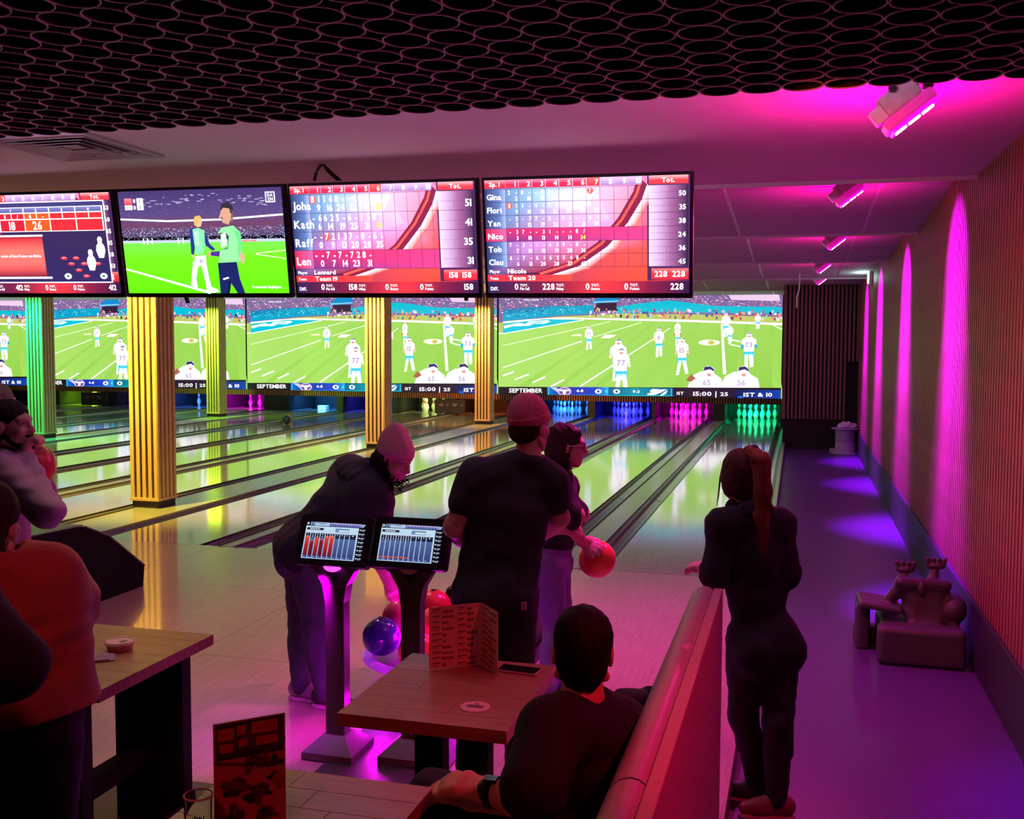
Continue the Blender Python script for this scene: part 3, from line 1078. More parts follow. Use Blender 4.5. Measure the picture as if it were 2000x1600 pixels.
def score(rows, cur, player_, team, total, last):
    """picture units 1000 x 560"""
    c = Canvas()
    R = len(rows)
    c.quad(0, 0, 1000, 560, (70, 35, 80))
    c.z = 1
    # shaded background: pale blue in the top corner, pink in the middle, red at the bottom
    c.poly([(0, 0), (300, 0), (520, 0), (620, 200), (260, 300), (0, 300)], [(40, 70, 130), (150, 190, 230), (240, 190, 225), (245, 170, 215), (200, 140, 210), (45, 60, 130)])
    c.poly([(520, 0), (800, 0), (800, 330), (620, 200)], [(240, 190, 225), (235, 120, 170), (235, 70, 70), (245, 150, 200)])
    c.poly([(0, 300), (260, 300), (620, 200), (800, 330), (800, 500), (0, 500)], [(45, 50, 110), (200, 140, 210), (240, 150, 205), (235, 80, 70), (230, 70, 50), (45, 40, 95)])
    c.poly([(0, 500), (800, 500), (1000, 480), (1000, 560), (0, 560)], [(50, 35, 85), (205, 50, 55), (55, 30, 75), (50, 25, 60), (45, 30, 75)])
    c.poly([(260, 60), (560, 55), (500, 160), (240, 130)], [(150, 195, 235), (235, 225, 250), (240, 205, 240), (130, 165, 225)])
    c.z = 2
    # sweeping curves
    cv = [(60, 470), (250, 455), (420, 405), (560, 310), (660, 195), (735, 70), (755, 0)]
    cv2 = [(60, 500), (300, 478), (470, 425), (610, 330), (710, 215), (775, 110), (800, 40)]
    pts = []
    for k in range(len(cv)-1):
        c.poly([cv[k], cv[k+1], cv2[k+1], cv2[k]], (125, 30, 62) if k > 0 else (80, 30, 70))
    c.z = 3
    for k in range(1, len(cv)-1):
        a = [(cv[k][j]*.62+cv2[k][j]*.38) for j in (0, 1)]
        b = [(cv[k+1][j]*.62+cv2[k+1][j]*.38) for j in (0, 1)]
        c.line(a, b, 13, (225, 85, 75))
    for k in range(1, len(cv)-1):
        c.poly([cv2[k], cv2[k+1], (cv2[k+1][0]+34, cv2[k+1][1]+16), (cv2[k][0]+40, cv2[k][1]+18)], [(250, 225, 240), (250, 225, 240), (232, 85, 70), (232, 85, 70)])
    c.z = 4
    # header
    c.vgrad(0, 0, 105, 40, [(0, (240, 140, 150)), (.5, REDG), (1, (200, 30, 50))])
    for k in range(cur):
        c.vgrad(108+k*67, 0, 172+k*67, 40, [(0, (235, 120, 150)), (.5, (215, 40, 80)), (1, (195, 30, 60))] if k < cur-1 else [(0, (240, 90, 90)), (1, (215, 40, 60))])
    for k in range(cur, 10):
        c.vgrad(108+k*67, 0, 172+k*67, 40, [(0, (205, 175, 215)), (1, (150, 110, 170))])
    c.vgrad(808, 0, 992, 40, [(0, (250, 160, 165)), (.5, (235, 60, 70)), (1, (220, 45, 55))])
    c.z = 6
    c.text('Sp. 1', 52, 31, 21, WHITE, 'c', 1.05)
    for k in range(10):
        c.text(str(k+1), 158+k*67, 33, 24, WHITE, 'c')
    c.text('Tot.', 900, 32, 22, WHITE, 'c')
    y0, y1 = 44, 430
    rh = (y1-y0)/R
    for r, (nm, tops, bots, tot, act) in enumerate(rows):
        a = y0+r*rh
        c.z = 4
        if act:
            c.poly([(0, a), (800, a), (800, a+rh), (0, a+rh)], [(190, 40, 90), (220, 60, 120), (200, 60, 130), (90, 50, 120)])
        c.z = 5
        c.hgrad(0, a+1, 105, a+rh-1, [(0, (38, 45, 95)), (.7, (85, 110, 165)), (1, (150, 165, 215))] if not act else [(0, (190, 30, 70)), (1, (190, 90, 150))])
        c.hgrad(808, a+1, 992, a+rh-1, [(0, (215, 190, 230)), (.55, (150, 90, 140)), (1, (35, 25, 60))])
        c.z = 6
        c.text(nm, 10, a+rh*.80, rh*.42, WHITE, 'l', .92 if R < 5 else 1.0)
        k2 = .34 if R < 5 else .30
        for k, (p, q) in enumerate(tops):
            for j, chh in enumerate((p, q)):
                if chh == '':
                    continue
                xx = 125+k*67+j*36
                if chh[0] == 'o':
                    c.z = 5.5
                    c.ell(xx, a+rh*.28, 16, rh*.24, (230, 90, 85), 14)
                    c.z = 6
                    chh = chh[1:]
                c.text(chh, xx, a+rh*.42, rh*k2, (250, 246, 252), 'c', .8)
        for k, b in enumerate(bots):
            col = (240, 232, 60) if b[0] == 'y' else (250, 246, 252)
            c.text(b.lstrip('y'), 168+k*67, a+rh*.88, rh*k2, col, 'r', .85)
        c.text(tot, 984, a+rh*.80, rh*.36, WHITE, 'r')
        c.z = 5
        c.line((815, a+rh*.52), (940, a+rh*.52), 1.5, (60, 40, 80))
        c.line((890, a+rh*.52), (890, a+rh*.95), 1.5, (60, 40, 80))
        c.line((0, a), (1000, a), 2, (70, 30, 80))
    for k in range(11):
        c.line((106+k*67, 40), (106+k*67, y1), 2, (100, 35, 90))
    c.line((0, y1), (800, y1), 2, (70, 30, 80))
    c.z = 4
    c.hgrad(0, 468, 430, 500, [(0, (230, 45, 65)), (.6, (225, 50, 60)), (1, (228, 70, 60))])
    c.vgrad(820, 440, 995, 492, [(0, (240, 110, 115)), (.4, (230, 50, 60)), (1, (215, 35, 55))])
    c.hgrad(0, 502, 1000, 560, [(0, (40, 28, 70)), (.35, (120, 30, 60)), (.6, (215, 50, 60)), (.8, (120, 28, 62)), (1, (40, 20, 60))])
    c.z = 6
    c.text('Player', 12, 458, 15, WHITE, 'l', .9)
    c.text(player_, 105, 460, 22, WHITE, 'l', 1.1)
    c.text('Team', 12, 492, 14, WHITE, 'l', .9)
    c.text(team, 108, 494, 22, WHITE, 'l', 1.15)
    c.text(total+'  '+total, 908, 480, 28, WHITE, 'c', .95)
    c.text('Diff.', 14, 546, 18, WHITE, 'l', .8)
    for xx, num, wd in ((160, '0', 'Pin fall'), (345, last, 'Hdcp'), (520, '0', 'Bonus'), (710, '0', 'Points')):
        c.text(num, xx, 542, 30, WHITE, 'r', .9)
        c.text('TOT.', xx+6, 526, 12, WHITE, 'l', 1.0)
        c.text(wd, xx+6, 544, 13, WHITE, 'l', .9)
    c.text(last, 975, 542, 30, WHITE, 'r', .9)
    return c


def prs(s):
    """'8 1|1 6' -> pairs"""
    return [tuple(('' if q == '_' else q) for q in p.split(' ')) for p in s.split('|')]


m19 = score([('Joha', prs('o8 1|1 6|8 -|- 8|9 -|9 /'), ['9', '16', '24', '32', '41', 'y51'], '51', 0),
             ('Kath', prs('- 6|6 2|5 -|6 -|1 5|8 /'), ['6', '14', '19', '25', '31', 'y41'], '41', 0),
             ('Raff', prs('- -|o7 2|1 3|7 -|8 -|6 1'), ['0', '9', '13', '20', '28', '35'], '35', 0),
             ('Len', prs('- -|7 -|7 -|7 2|8 -'), ['0', '7', '14', '23', '31'], '31', 1)], 6, 'Lennard', 'Team 19', '158', '158')
m20 = score([('Gina', prs('2 -|8 -|- 8|8 -|- 8|- 2|o7 2'), ['2', '10', '18', '26', '36', '43', '50'], '50', 0),
             ('Flori', prs('o8 1|1 -|4 -|7 1|3 3|- 1|6 -'), ['9', '10', '14', '22', '28', '29', '35'], '35', 0),
             ('Yan', prs('- 5|- 7|7 -|3 -|3 6|- -|6 1'), ['5', '12', '19', '22', '31', '31', '38'], '38', 0),
             ('Nico', prs('- 3|7 -|- 3|1 -|- -|8 /'), ['3', '10', '13', '14', '14', 'y24'], '24', 1),
             ('Tob', prs('7 -|3 -|- -|6 3|9 -|8 -'), ['7', '10', '10', '19', '28', '36'], '36', 0),
             ('Clau', prs('6 -|7 -|6 1|6 2|5 4|8 -'), ['6', '13', '20', '28', '37', '45'], '45', 0)], 7, 'Nicole', 'Team 20', '228', '228')


def soccer():
    c = Canvas()
    rnd = random.Random(5)
    c.vgrad(0, 0, 1000, 250, [(0, (60, 45, 95)), (.5, (75, 60, 110)), (.75, (95, 55, 85)), (1, (70, 60, 95))])
    c.z = 1
    for i in range(60):
        x = rnd.uniform(150, 900)
        y = rnd.uniform(15, 60)+40*abs(x-500)/500.
        c.quad(x, y, x+rnd.uniform(6, 30), y+3, (170, 165, 200))
    for i in range(900):
        x = rnd.uniform(0, 1000)
        y = rnd.uniform(195, 262)+rnd.uniform(0, 8)
        c.quad(x, y, x+rnd.uniform(3, 8), y+rnd.uniform(2, 4), rnd.choice([(150, 150, 190), (110, 110, 150), (200, 200, 225), (60, 60, 100), (130, 90, 120), (90, 130, 170)]))
    for i in range(400):
        x = rnd.uniform(0, 1000)
        y = rnd.uniform(60, 190)
        c.quad(x, y, x+rnd.uniform(3, 8), y+2.5, rnd.choice([(90, 75, 125), (110, 90, 135), (80, 60, 105), (130, 80, 110)]))
    c.z = 2
    c.path([(0, 150), (300, 165), (620, 162), (1000, 142)], 10, (215, 225, 255))
    c.quad(0, 268, 1000, 284, (170, 180, 215))
    c.quad(700, 272, 830, 284, (235, 90, 100))
    c.z = 3
    c.vgrad(0, 282, 1000, 560, [(0, (105, 205, 70)), (.3, (100, 215, 25)), (1, (85, 200, 10))])
    c.z = 4
    c.line((0, 425), (520, 558), 10, (235, 255, 225), 14)
    c.line((820, 345), (1000, 330), 4, (225, 250, 200))
    c.line((820, 350), (1000, 375), 4, (225, 250, 200))
    for x in (130, 155, 185, 350, 380):
        c.quad(x, 255, x+6, 290, (235, 235, 250))
    # two figures in training bibs
    c.z = 5
    c.poly([(430, 390), (455, 360), (470, 380), (440, 480), (445, 520), (415, 510), (408, 495)], (235, 225, 235))
    c.poly([(478, 395), (510, 380), (520, 470), (530, 525), (570, 540), (500, 552), (492, 470)], (240, 230, 240))
    c.z = 6
    c.poly([(448, 358), (515, 352), (512, 405), (478, 408), (450, 392)], (245, 240, 250))
    c.poly([(430, 210), (460, 205), (455, 300), (440, 350), (425, 345), (428, 270)], (35, 45, 120))
    c.poly([(500, 215), (525, 230), (545, 290), (575, 320), (560, 330), (520, 300)], (35, 45, 120))
    c.z = 7
    c.poly([(448, 212), (485, 205), (520, 220), (515, 300), (500, 345), (455, 350), (450, 280)], (120, 225, 150))
    c.poly([(462, 155), (485, 140), (508, 150), (510, 180), (500, 198), (480, 200), (465, 190)], (205, 160, 135))
    c.z = 8
    c.poly([(460, 160), (470, 142), (500, 138), (512, 155), (488, 158), (478, 195), (462, 190)], (190, 160, 90))
    c.text('10', 482, 395, 20, (60, 60, 80), 'c', .8)
    c.z = 9
    c.poly([(585, 395), (700, 390), (710, 480), (735, 560), (690, 560), (655, 505), (640, 560), (585, 560)], (22, 30, 85))
    c.poly([(665, 205), (700, 215), (712, 300), (690, 345), (610, 362), (545, 355), (548, 335), (610, 330), (655, 310)], (70, 40, 130))
    c.z = 10
    c.poly([(600, 235), (630, 205), (700, 195), (740, 235), (735, 330), (720, 390), (590, 392), (605, 330), (655, 318), (668, 250), (650, 230)], (130, 225, 140))
    c.z = 11
    c.poly([(628, 130), (640, 95), (680, 88), (700, 110), (690, 160), (672, 190), (640, 180), (628, 160), (618, 150)], (190, 140, 120))
    c.z = 12
    c.poly([(628, 120), (640, 80), (680, 68), (710, 95), (705, 140), (690, 130), (685, 105), (650, 100)], (45, 38, 50))
    c.poly([(700, 110), (706, 120), (702, 165), (692, 185), (690, 150)], (120, 90, 85))
    c.poly([(630, 150), (640, 148), (642, 158), (632, 160)], (120, 70, 60))
    c.poly([(605, 480), (640, 470), (648, 478), (612, 488)], (215, 215, 235))
    c.poly([(545, 335), (528, 340), (530, 356), (548, 356)], (190, 140, 120))
    c.poly([(700, 215), (738, 235), (742, 300), (722, 372), (712, 340), (720, 290)], (95, 195, 120))
    c.poly([(620, 240), (650, 228), (652, 300), (612, 318)], (185, 240, 185))
    c.poly([(735, 330), (752, 360), (745, 400), (728, 396), (722, 360)], (200, 150, 130))
    c.poly([(460, 225), (485, 215), (480, 300), (462, 300)], (165, 240, 185))
    c.poly([(425, 345), (440, 350), (446, 364), (432, 366)], (205, 160, 135))
    c.poly([(448, 358), (478, 408), (470, 416), (448, 392)], (205, 200, 220))
    c.poly([(500, 552), (570, 540), (575, 552), (505, 562)], (250, 250, 250))
    c.poly([(408, 495), (415, 510), (445, 520), (440, 532), (404, 512)], (250, 250, 250))
    c.poly([(655, 505), (640, 560), (628, 560), (645, 490)], (12, 16, 50))
    c.z = 13
    c.vgrad(40, 38, 88, 75, [(0, (235, 120, 130)), (1, (225, 50, 60))])
    c.quad(40, 75, 88, 100, (235, 240, 250))
    c.quad(118, 38, 158, 102, (235, 240, 255))
    c.quad(905, 22, 962, 78, (225, 230, 245))
    c.z = 14
    c.quad(911, 28, 956, 72, (70, 70, 110))
    c.z = 15
    c.text('DA', 934, 47, 15, WHITE, 'c')
    c.text('ZN', 934, 68, 15, WHITE, 'c')
    c.text('0', 104, 62, 20, WHITE, 'c')
    c.text('0', 104, 98, 20, WHITE, 'c')
    c.text('1', 138, 64, 20, (60, 70, 140), 'c')
    c.text('1', 138, 98, 20, (60, 70, 140), 'c')
    c.text('34:22', 64, 94, 11, (80, 90, 150), 'c')
    c.text('Vorbericht Highlights', 870, 532, 13, (240, 255, 235), 'c')
    return c


def popup():
    c = score([('Malt', prs('_ _'), [], '53', 0), ('Mara', prs('_ _'), [], '60', 0), ('Jens', prs('_ _'), [], '45', 0), ('Toni', prs('_ _'), [], '35', 0), ('Luis', prs('_ _'), [], '28', 0), ('Kim', prs('_ _'), [], '43', 1)], 3, 'Malte', 'Team 17', '412', '412')
    z = 20
    c.z = z
    c.quad(60, 40, 958, 500, WHITE)
    c.z = z+1
    c.vgrad(66, 46, 952, 494, [(0, (60, 55, 110)), (.3, (50, 35, 75)), (1, (45, 35, 85))])
    c.z = z+2
    c.quad(66, 70, 945, 208, WHITE)
    c.z = z+3
    xs = [70, 250, 420, 592, 766, 940]
    for k in range(5):
        c.vgrad(xs[k]+4, 74, xs[k+1]-3, 100, [(0, (120, 120, 180)), (1, (85, 80, 140))])
        if k == 0:
            c.vgrad(xs[k]+4, 110, xs[k+1]-3, 204, [(0, (110, 110, 170)), (1, (70, 70, 140))])
            continue
        a = (190, 30, 50) if k == 1 else (225, 80, 35) if k == 2 else (215, 40, 50)
        m_ = (xs[k]+xs[k+1])/2
        c.quad(xs[k]+4, 106, m_-3, 136, a)
        c.quad(m_+3, 106, xs[k+1]-3, 136, a)
        c.quad(xs[k]+4, 142, xs[k+1]-3, 204, a)
    c.z = z+4
    for k in range(1, 5):
        c.text(str(k), (xs[k]+xs[k+1])/2, 97, 18, WHITE, 'c')
    for xx, q in ((292, '5'), (378, '/'), (464, '8'), (550, '-')):
        c.text(q, xx, 132, 20, WHITE, 'c')
    c.text('18', 335, 196, 46, WHITE, 'c', .9)
    c.text('26', 506, 196, 46, WHITE, 'c', .9)
    # message panel
    c.quad(80, 225, 530, 236, (225, 215, 235))
    c.vgrad(80, 238, 525, 462, [(0, (170, 30, 50)), (.35, (250, 105, 95)), (.65, (250, 100, 95)), (1, (120, 30, 55))])
    c.quad(80, 464, 560, 476, (225, 215, 235))
    c.z = z+5
    c.text('Der erste offene Frame von Malte.', 506, 352, 15, WHITE, 'r', .95)
    c.poly([(160, 212), (250, 212), (205, 268)], (210, 30, 60))
    c.z = z+6
    c.ell(205, 230, 24, 20, WHITE)
    c.z = z+7
    c.ell(205, 230, 11, 10, (210, 30, 60))
    c.z = z+5
    for (x, y) in ((655, 360), (735, 360), (700, 392), (785, 392), (875, 392), (745, 428), (790, 462)):
        c.ell(x, y, 24, 10, (190, 45, 70), 16)
    c.z = z+6
    for (x, y) in ((655, 357), (735, 357), (700, 389), (785, 389), (875, 389), (745, 425), (790, 459)):
        c.ell(x, y, 14, 4.5, (245, 130, 140), 12)
    c.z = z+7
    for (x, y, s) in ((835, 430, 1.), (905, 360, 1.)):
        c.poly([(x-16*s, y), (x-30*s, y-40*s), (x-26*s, y-66*s), (x-13*s, y-84*s), (x-16*s, y-104*s), (x-8*s, y-118*s), (x+8*s, y-118*s), (x+16*s, y-104*s), (x+13*s, y-84*s), (x+26*s, y-66*s), (x+30*s, y-40*s), (x+16*s, y)], (235, 245, 250))
    for x in (668, 905):
        c.ell(x, 462, 24, 17, (235, 250, 250))
    c.z = z+8
    for x in (668, 905):
        c.ell(x, 462, 9, 7, (50, 110, 110))
    for (x, y) in ((836, 349), (906, 279)):
        c.quad(x-13, y, x+13, y+3, (225, 90, 100))
    return c


TILT = .12   # how far the top of each monitor leans forward
for k, (xl, xr, can, lab) in enumerate(((-.825, .420, m20, 'rightmost overhead monitor, bowling scores of team 20'), (-2.098, -.850, m19, 'overhead monitor with bowling scores of team 19'),
                                        (-3.348, -2.122, soccer(), 'overhead monitor showing two soccer players on a pitch'), (-4.60, -3.372, popup(), 'leftmost overhead monitor with scores 18 and 26 and two pins'))):
    W = xr-xl
    zt = 2.897+(.42-xr)*.0088
    t = thing('overhead_monitor', lab, 'monitor', (xl, -2.55, zt), 'monitors hanging in a row')
    H = .705
    th = math.atan2(TILT, H)
    Rm = Matrix.Rotation(.0088, 4, 'Y') @ Matrix.Rotation(th, 4, 'X')
    Hh = H/math.cos(th)
    body = Geo().box((0, 0, -Hh), (W, .05, 0), .006)
    body.xf(Matrix.Translation((0, -TILT/2, 0)) @ Rm)
    body.build('casing', BLACK, t, world=False)
    b_ = .018
    bz = Matrix.Translation((0, -TILT/2, 0)) @ Rm

    def fn(x, y, z, W=W, Hh=Hh, bz=bz, b_=b_):
        return tuple(bz @ Vector((b_+(W-2*b_)*x/1000., -.0015-z, -b_-(Hh-2*b_-.012)*y/560.)))
    can.build('picture', fn, M_MON, t, .0004)
    # ceiling mount
    Geo().box((W/2-.03, .06, -.42), (W/2+.03, 1.22, -.36)).build('mount_arm', BLACK, t, world=False)
    Geo().box((W/2-.03, 1.16, -.42), (W/2+.03, 1.22, 3.04-zt)).build('ceiling_mount', BLACK, t, world=False)
    Geo().box((W/2-.18, .04, -.50), (W/2+.18, .07, -.25)).build('mount_plate', BLACK, t, world=False)
# loose cables above the second monitor
tcb = thing('cable_bundle', 'dark cables hanging from the ceiling above the team 19 monitor', 'cable', tuple(at(630, 320, Y=-2.5)))
c0 = at(630, 319, Y=-2.5)
for (e, b, r) in (((614, 353), (618, 330), .010), ((660, 352), (638, 336), .008), ((666, 352), (648, 338), .006)):
    p2, p1 = at(*e, Y=-2.5), at(*b, Y=-2.47)
    pts = [c0*(1-s)**2+2*s*(1-s)*p1+s*s*p2 for s in np.linspace(0, 1, 9)]
    pts = [c0+V(0, 0, .04)]+pts
    Geo().tube(pts, r, 8).build('cable', BLACK, tcb)


# ================================================================== scoring consoles
def con_picture(no, lvls, extra):
    c = Canvas()
    c.quad(0, 0, 1000, 620, (8, 8, 16))
    c.z = 1
    c.quad(0, 0, 60, 62, (15, 15, 25))
    c.quad(66, 4, 135, 60, (120, 160, 210))
    c.quad(140, 4, 390, 62, (185, 210, 240))
    c.vgrad(400, 4, 930, 62, [(0, (190, 180, 225)), (1, (85, 105, 190))])
    c.poly([(905, 10), (990, 10), (948, 66)], (165, 185, 225))
    c.vgrad(0, 72, 885, 620, [(0, (205, 232, 252)), (1, (170, 200, 235))])
    c.z = 2
    c.ell(100, 28, 14, 14, (60, 100, 160), 10)
    c.quad(84, 42, 118, 58, (60, 100, 160))
    c.quad(150, 14, 215, 22, (70, 90, 130))
    c.quad(220, 14, 330, 30, (110, 130, 180))
    c.text(no, 30, 52, 40, WHITE, 'c', .8)
    for k in range(10):
        c.poly([(420+k*48, 50), (450+k*48, 22), (456+k*48, 50)], (40, 60, 140))
    c.quad(20, 100, 300, 138, (25, 35, 60))
    c.quad(500, 96, 730, 160, (110, 145, 190))
    for k in range(8):
        y = 84+k*68
        c.ell(912, y+18, 12, 13, (220, 235, 250), 8)
        c.quad(934, y+12, 992, y+24, (200, 215, 235))
        c.quad(934, y+34, 978, y+42, (140, 155, 185))
    c.z = 3
    c.quad(70, 112, 240, 126, (225, 235, 245))
    c.quad(560, 122, 722, 150, (225, 240, 250))
    x = 20
    for k in range(10):
        wd = 70 if k < 9 else 100
        c.vgrad(x, 190, x+wd, 604, [(0, (25, 30, 60)), (.18, (28, 34, 66)), (.2, (85, 110, 165)), (1, (55, 65, 130))])
        x += wd+12
    c.z = 4
    x = 20
    for k in range(10):
        wd = 70 if k < 9 else 100
        c.text(str(k+1), x+wd/2, 222, 24, WHITE, 'c', .9)
        if k < len(lvls):
            c.ell(x+wd/2, 248, 10, 10, WHITE, 8)
            lv = lvls[k]
            y = 600-lv*380
            c.vgrad(x+4, y, x+wd-4, 570, [(0, (235, 75, 55)), (.5, (190, 40, 40)), (1, (110, 25, 40))] if k not in extra else [(0, (130, 30, 50)), (1, (90, 20, 50))])
            c.ell(x+wd/2, y, wd/2-4, 10, (245, 95, 75), 10)
        c.quad(x+4, 580, x+wd*.5, 590, (150, 170, 210))
        x += wd+12
    return c


GREYP = mat('console_grey', (.10, .085, .085), .35, var=.1)
GLOW = mat('uv_glow', (.5, .05, .6), .4, emit=(1., .05, 1.), estr=3.)


def console(cx, cy, no, lv, ex, lab, glow):
    t = thing('scoring_console', lab, 'console', (cx, cy, 0), 'scoring consoles on the dark strip')
    # base plate: flared foot
    z = .0065
    FOOT = mat('console_foot', (.16, .13, .20), .22, var=.06)
    Geo().add([(cx-.125, cy-.13, z), (cx+.125, cy-.13, z), (cx+.125, cy+.13, z), (cx-.125, cy+.13, z), (cx-.125, cy-.13, z+.03), (cx+.125, cy-.13, z+.03), (cx+.125, cy+.13, z+.03), (cx-.125, cy+.13, z+.03),
               (cx-.055, cy-.05, .10), (cx+.055, cy-.05, .10), (cx+.055, cy+.05, .10), (cx-.055, cy+.05, .10)],
              [(0, 3, 2, 1), (0, 1, 5, 4), (1, 2, 6, 5), (2, 3, 7, 6), (3, 0, 4, 7), (4, 5, 9, 8), (5, 6, 10, 9), (6, 7, 11, 10), (7, 4, 8, 11), (8, 9, 10, 11)]).build('foot', FOOT, t)
    Geo().box((cx-.047, cy-.04, .08), (cx+.047, cy+.04, .80), .008).build('column', GREYP, t)
    # flared neck with a triangular opening
    ol = [(-.047, .72), (.047, .72), (.06, .80), (.10, .868), (.16, .90), (-.16, .90), (-.10, .868), (-.06, .80)]
    Geo().prism([(cx+a, b) for a, b in ol], 'Y', cy-.035, cy+.04).build('neck', GREYP, t)
    Geo().prism([(cx-.036, .862), (cx+.036, .862), (cx, .812)], 'Y', cy-.037, cy-.033).build('opening', MATTE, t)
    # head
    tilt = math.radians(24)
    W, H = .365, .235
    M = Matrix.Translation((0, -.03, 1.008)) @ Matrix.Rotation(-tilt, 4, 'X')
    gh = Geo()
    r = .018
    pts = []
    for (sx, sz, a0) in ((1, 1, 0), (-1, 1, 90), (-1, -1, 180), (1, -1, 270)):
        for q in range(5):
            an = math.radians(a0+q*22.5)
            pts.append((sx*(W/2-r)+r*math.cos(an), sz*(H/2-r)+r*math.sin(an)))
    gh.prism(pts, 'Y', 0, .045)
    gh.xf(M).build('housing', BLACK, t, world=False)
    cv = con_picture(no, lv, ex)

    def fn(x, y, z):
        return tuple(M @ Vector((-W/2+.032+(W-.066)*x/1000., -.0015-z, H/2-.034-(H-.062)*y/620.)))
    cv.build('picture', fn, M_CON, t, .0003)
    # half-moon lamp or label under the screen
    hm = [(.042*math.cos(math.pi+math.pi*k/12), .026*math.sin(math.pi+math.pi*k/12)) for k in range(13)]
    Geo().prism([(cx+a, .894+b) for a, b in hm], 'Y', cy-.058, cy-.034).build('status_light', GLOW if glow else WHITEP, t)
    return t


console(-1.03, -4.19, '19', [.92, .72, .86, .78, .95, .97], (1, 3), 'left scoring console, screen showing lane 19 with tall red bars', True)
console(-.675, -4.14, '20', [.12, .12, .12, .12, .14, .12], (), 'right scoring console, screen showing lane 20 with short red bars', False)

# ================================================================== wall washer lamps on the ceiling
LAMPW = mat('lamp_shell', (.62, .55, .52), .45)
LENS = mat('lamp_lens', (.9, .1, .7), .2, emit=(1., .0, .75), estr=5.)
LED = mat('lamp_led', (1, .8, 1), .2, emit=(1., .55, 1.), estr=16.)
for k, (lx, ly, lz, lab) in enumerate(((1.43, -3.90, 2.875, 'nearest ceiling wall-washer lamp, glowing magenta under the round tubes'), (1.36, -.22, 3.05, 'second wall-washer lamp from the tubes, glowing magenta'),
                                       (1.39, 3.48, 3.05, 'third wall-washer lamp, magenta, in the row along the slatted wall'), (1.34, 7.18, 3.04, 'fourth magenta wall-washer lamp, before the last one'),
                                       (1.38, 10.2, 3.04, 'farthest magenta wall-washer lamp, in front of the dark slatted block'))):
    t = thing('wall_washer_lamp', lab, 'lamp', (lx, ly, lz), 'magenta lamps along the slatted wall')
    R = Matrix.Rotation(math.radians(-38), 4, 'Y')      # lens looks down and toward the wall
    L = .115
    Geo().box((-L, -.075, -.02), (L, .075, .03), .012).xf(R @ Matrix.Translation((0, 0, 0))).build('rim', mat('lamp_rim', (.75, .2, .5), .35, emit=(1, .0, .5), estr=.35), t, world=False)
    Geo().box((-L+.012, -.062, -.034), (L-.012, .062, -.018), .004).xf(R).build('lens', LENS, t, world=False)
    for q in (-.065, 0, .065):
        Geo().box((q-.026, -.015, -.039), (q+.026, .015, -.033), .002).xf(R).build('led', LED, t, world=False)
    Geo().box((-.075, -.06, .03), (.085, .06, .12), .012).xf(R).build('housing', LAMPW, t, world=False)
    Geo().box((-L-.012, -.035, .035), (-.07, .035, .10), .004).xf(R).build('end_cap', WHITEP, t, world=False)
    top = 3.04-lz if k == 0 else .16
    Geo().box((-.045, -.012, .04), (.035, .012, top+.02)).build('bracket', LAMPW, t, world=False)
    Geo().lathe([(.016, 0), (.016, .03)], n=12).xf(Matrix.Translation((-.075, -.07, .09)) @ Matrix.Rotation(math.pi/2, 4, 'X')).build('knob', BLACK, t, world=False)
    Geo().box((.05, -.03, .10), (.09, .03, .16), .005).build('junction_box', BLACK, t, world=False)
    pw = (180, 1500, 1500, 1350, 1100)[k]
    for (zz, cn_, q_) in ((2.5, 78, .7), (1.75, 66, 1.1), (.95, 46, 1.5)):
        lamp('wall_wash_light', 'SPOT', (lx+.05, ly, lz-.07), (.42, .0, 1.), pw*q_, (XW, ly+.02, zz), .02, cone=cn_, blend=1.)
    lamp('ceiling_fill_light', 'SPOT', (lx-.05, ly+.28, lz-.34), (1., .0, .32), (75, 42, 32, 26, 20)[k], (lx-.15, ly+.3, 3.3), .04, cone=170, blend=1.)  # added upward light below the lamp, stands in for wall bounce on the ceiling
    lamp('walkway_fill_light', 'SPOT', (lx+.02, ly-.12, lz-.12), (.55, .0, 1.), (6, 40, 45, 45, 45)[k], (lx+.1, ly-.1, ZW), .04, cone=105, blend=1.)  # extra downward beam added at each lamp to tint the walkway violet
    if k == 1:
        lamp('approach_fill_light', 'SPOT', (lx-.15, ly-.15, lz-.15), (1., .02, .30), 190, (-.2, -3.0, 1.1), .04, cone=60, blend=.8)  # added pink beam that brightens the people on the approach

# emergency light on the wall
t = thing('emergency_light', 'small white emergency light glowing high on the slatted wall', 'light', tuple(at(1701, 540, X=2.10)))
p = at(1701, 540, X=2.10)
Geo().box((p[0]-.035, p[1]-.15, p[2]-.13), (p[0]+.025, p[1]+.15, p[2]+.13), .01).build('housing', WHITEP, t)
Geo().box((p[0]-.045, p[1]-.13, p[2]-.10), (p[0]-.034, p[1]+.13, p[2]+.10), .004).build('diffuser', mat('cool_glow', (.8, 1, .95), .4, emit=(.7, 1., .95), estr=6.), t)
lamp('emergency_glow', 'POINT', (p[0]-.12, p[1], p[2]-.02), (.6, 1., .95), 3.0, size=.06)
# white cord hanging from the ceiling
t = thing('hanging_cord', 'thin white cord hanging from the ceiling beside the dark slatted block', 'cord', (1.0, 9.0, 3.1))
Geo().tube([(1.0, 9.0, 3.10), (1.005, 9.0, 2.95), (1.0, 9.0, 2.82), (.97, 9.0, 2.70), (.968, 9.0, 2.52)], .012, 8).build('cord', WHITEP, t)
Geo().lathe([(.03, 0), (.03, .02)], (1.0, 9.0, 3.06), 12).build('ceiling_plug', WHITEP, t)

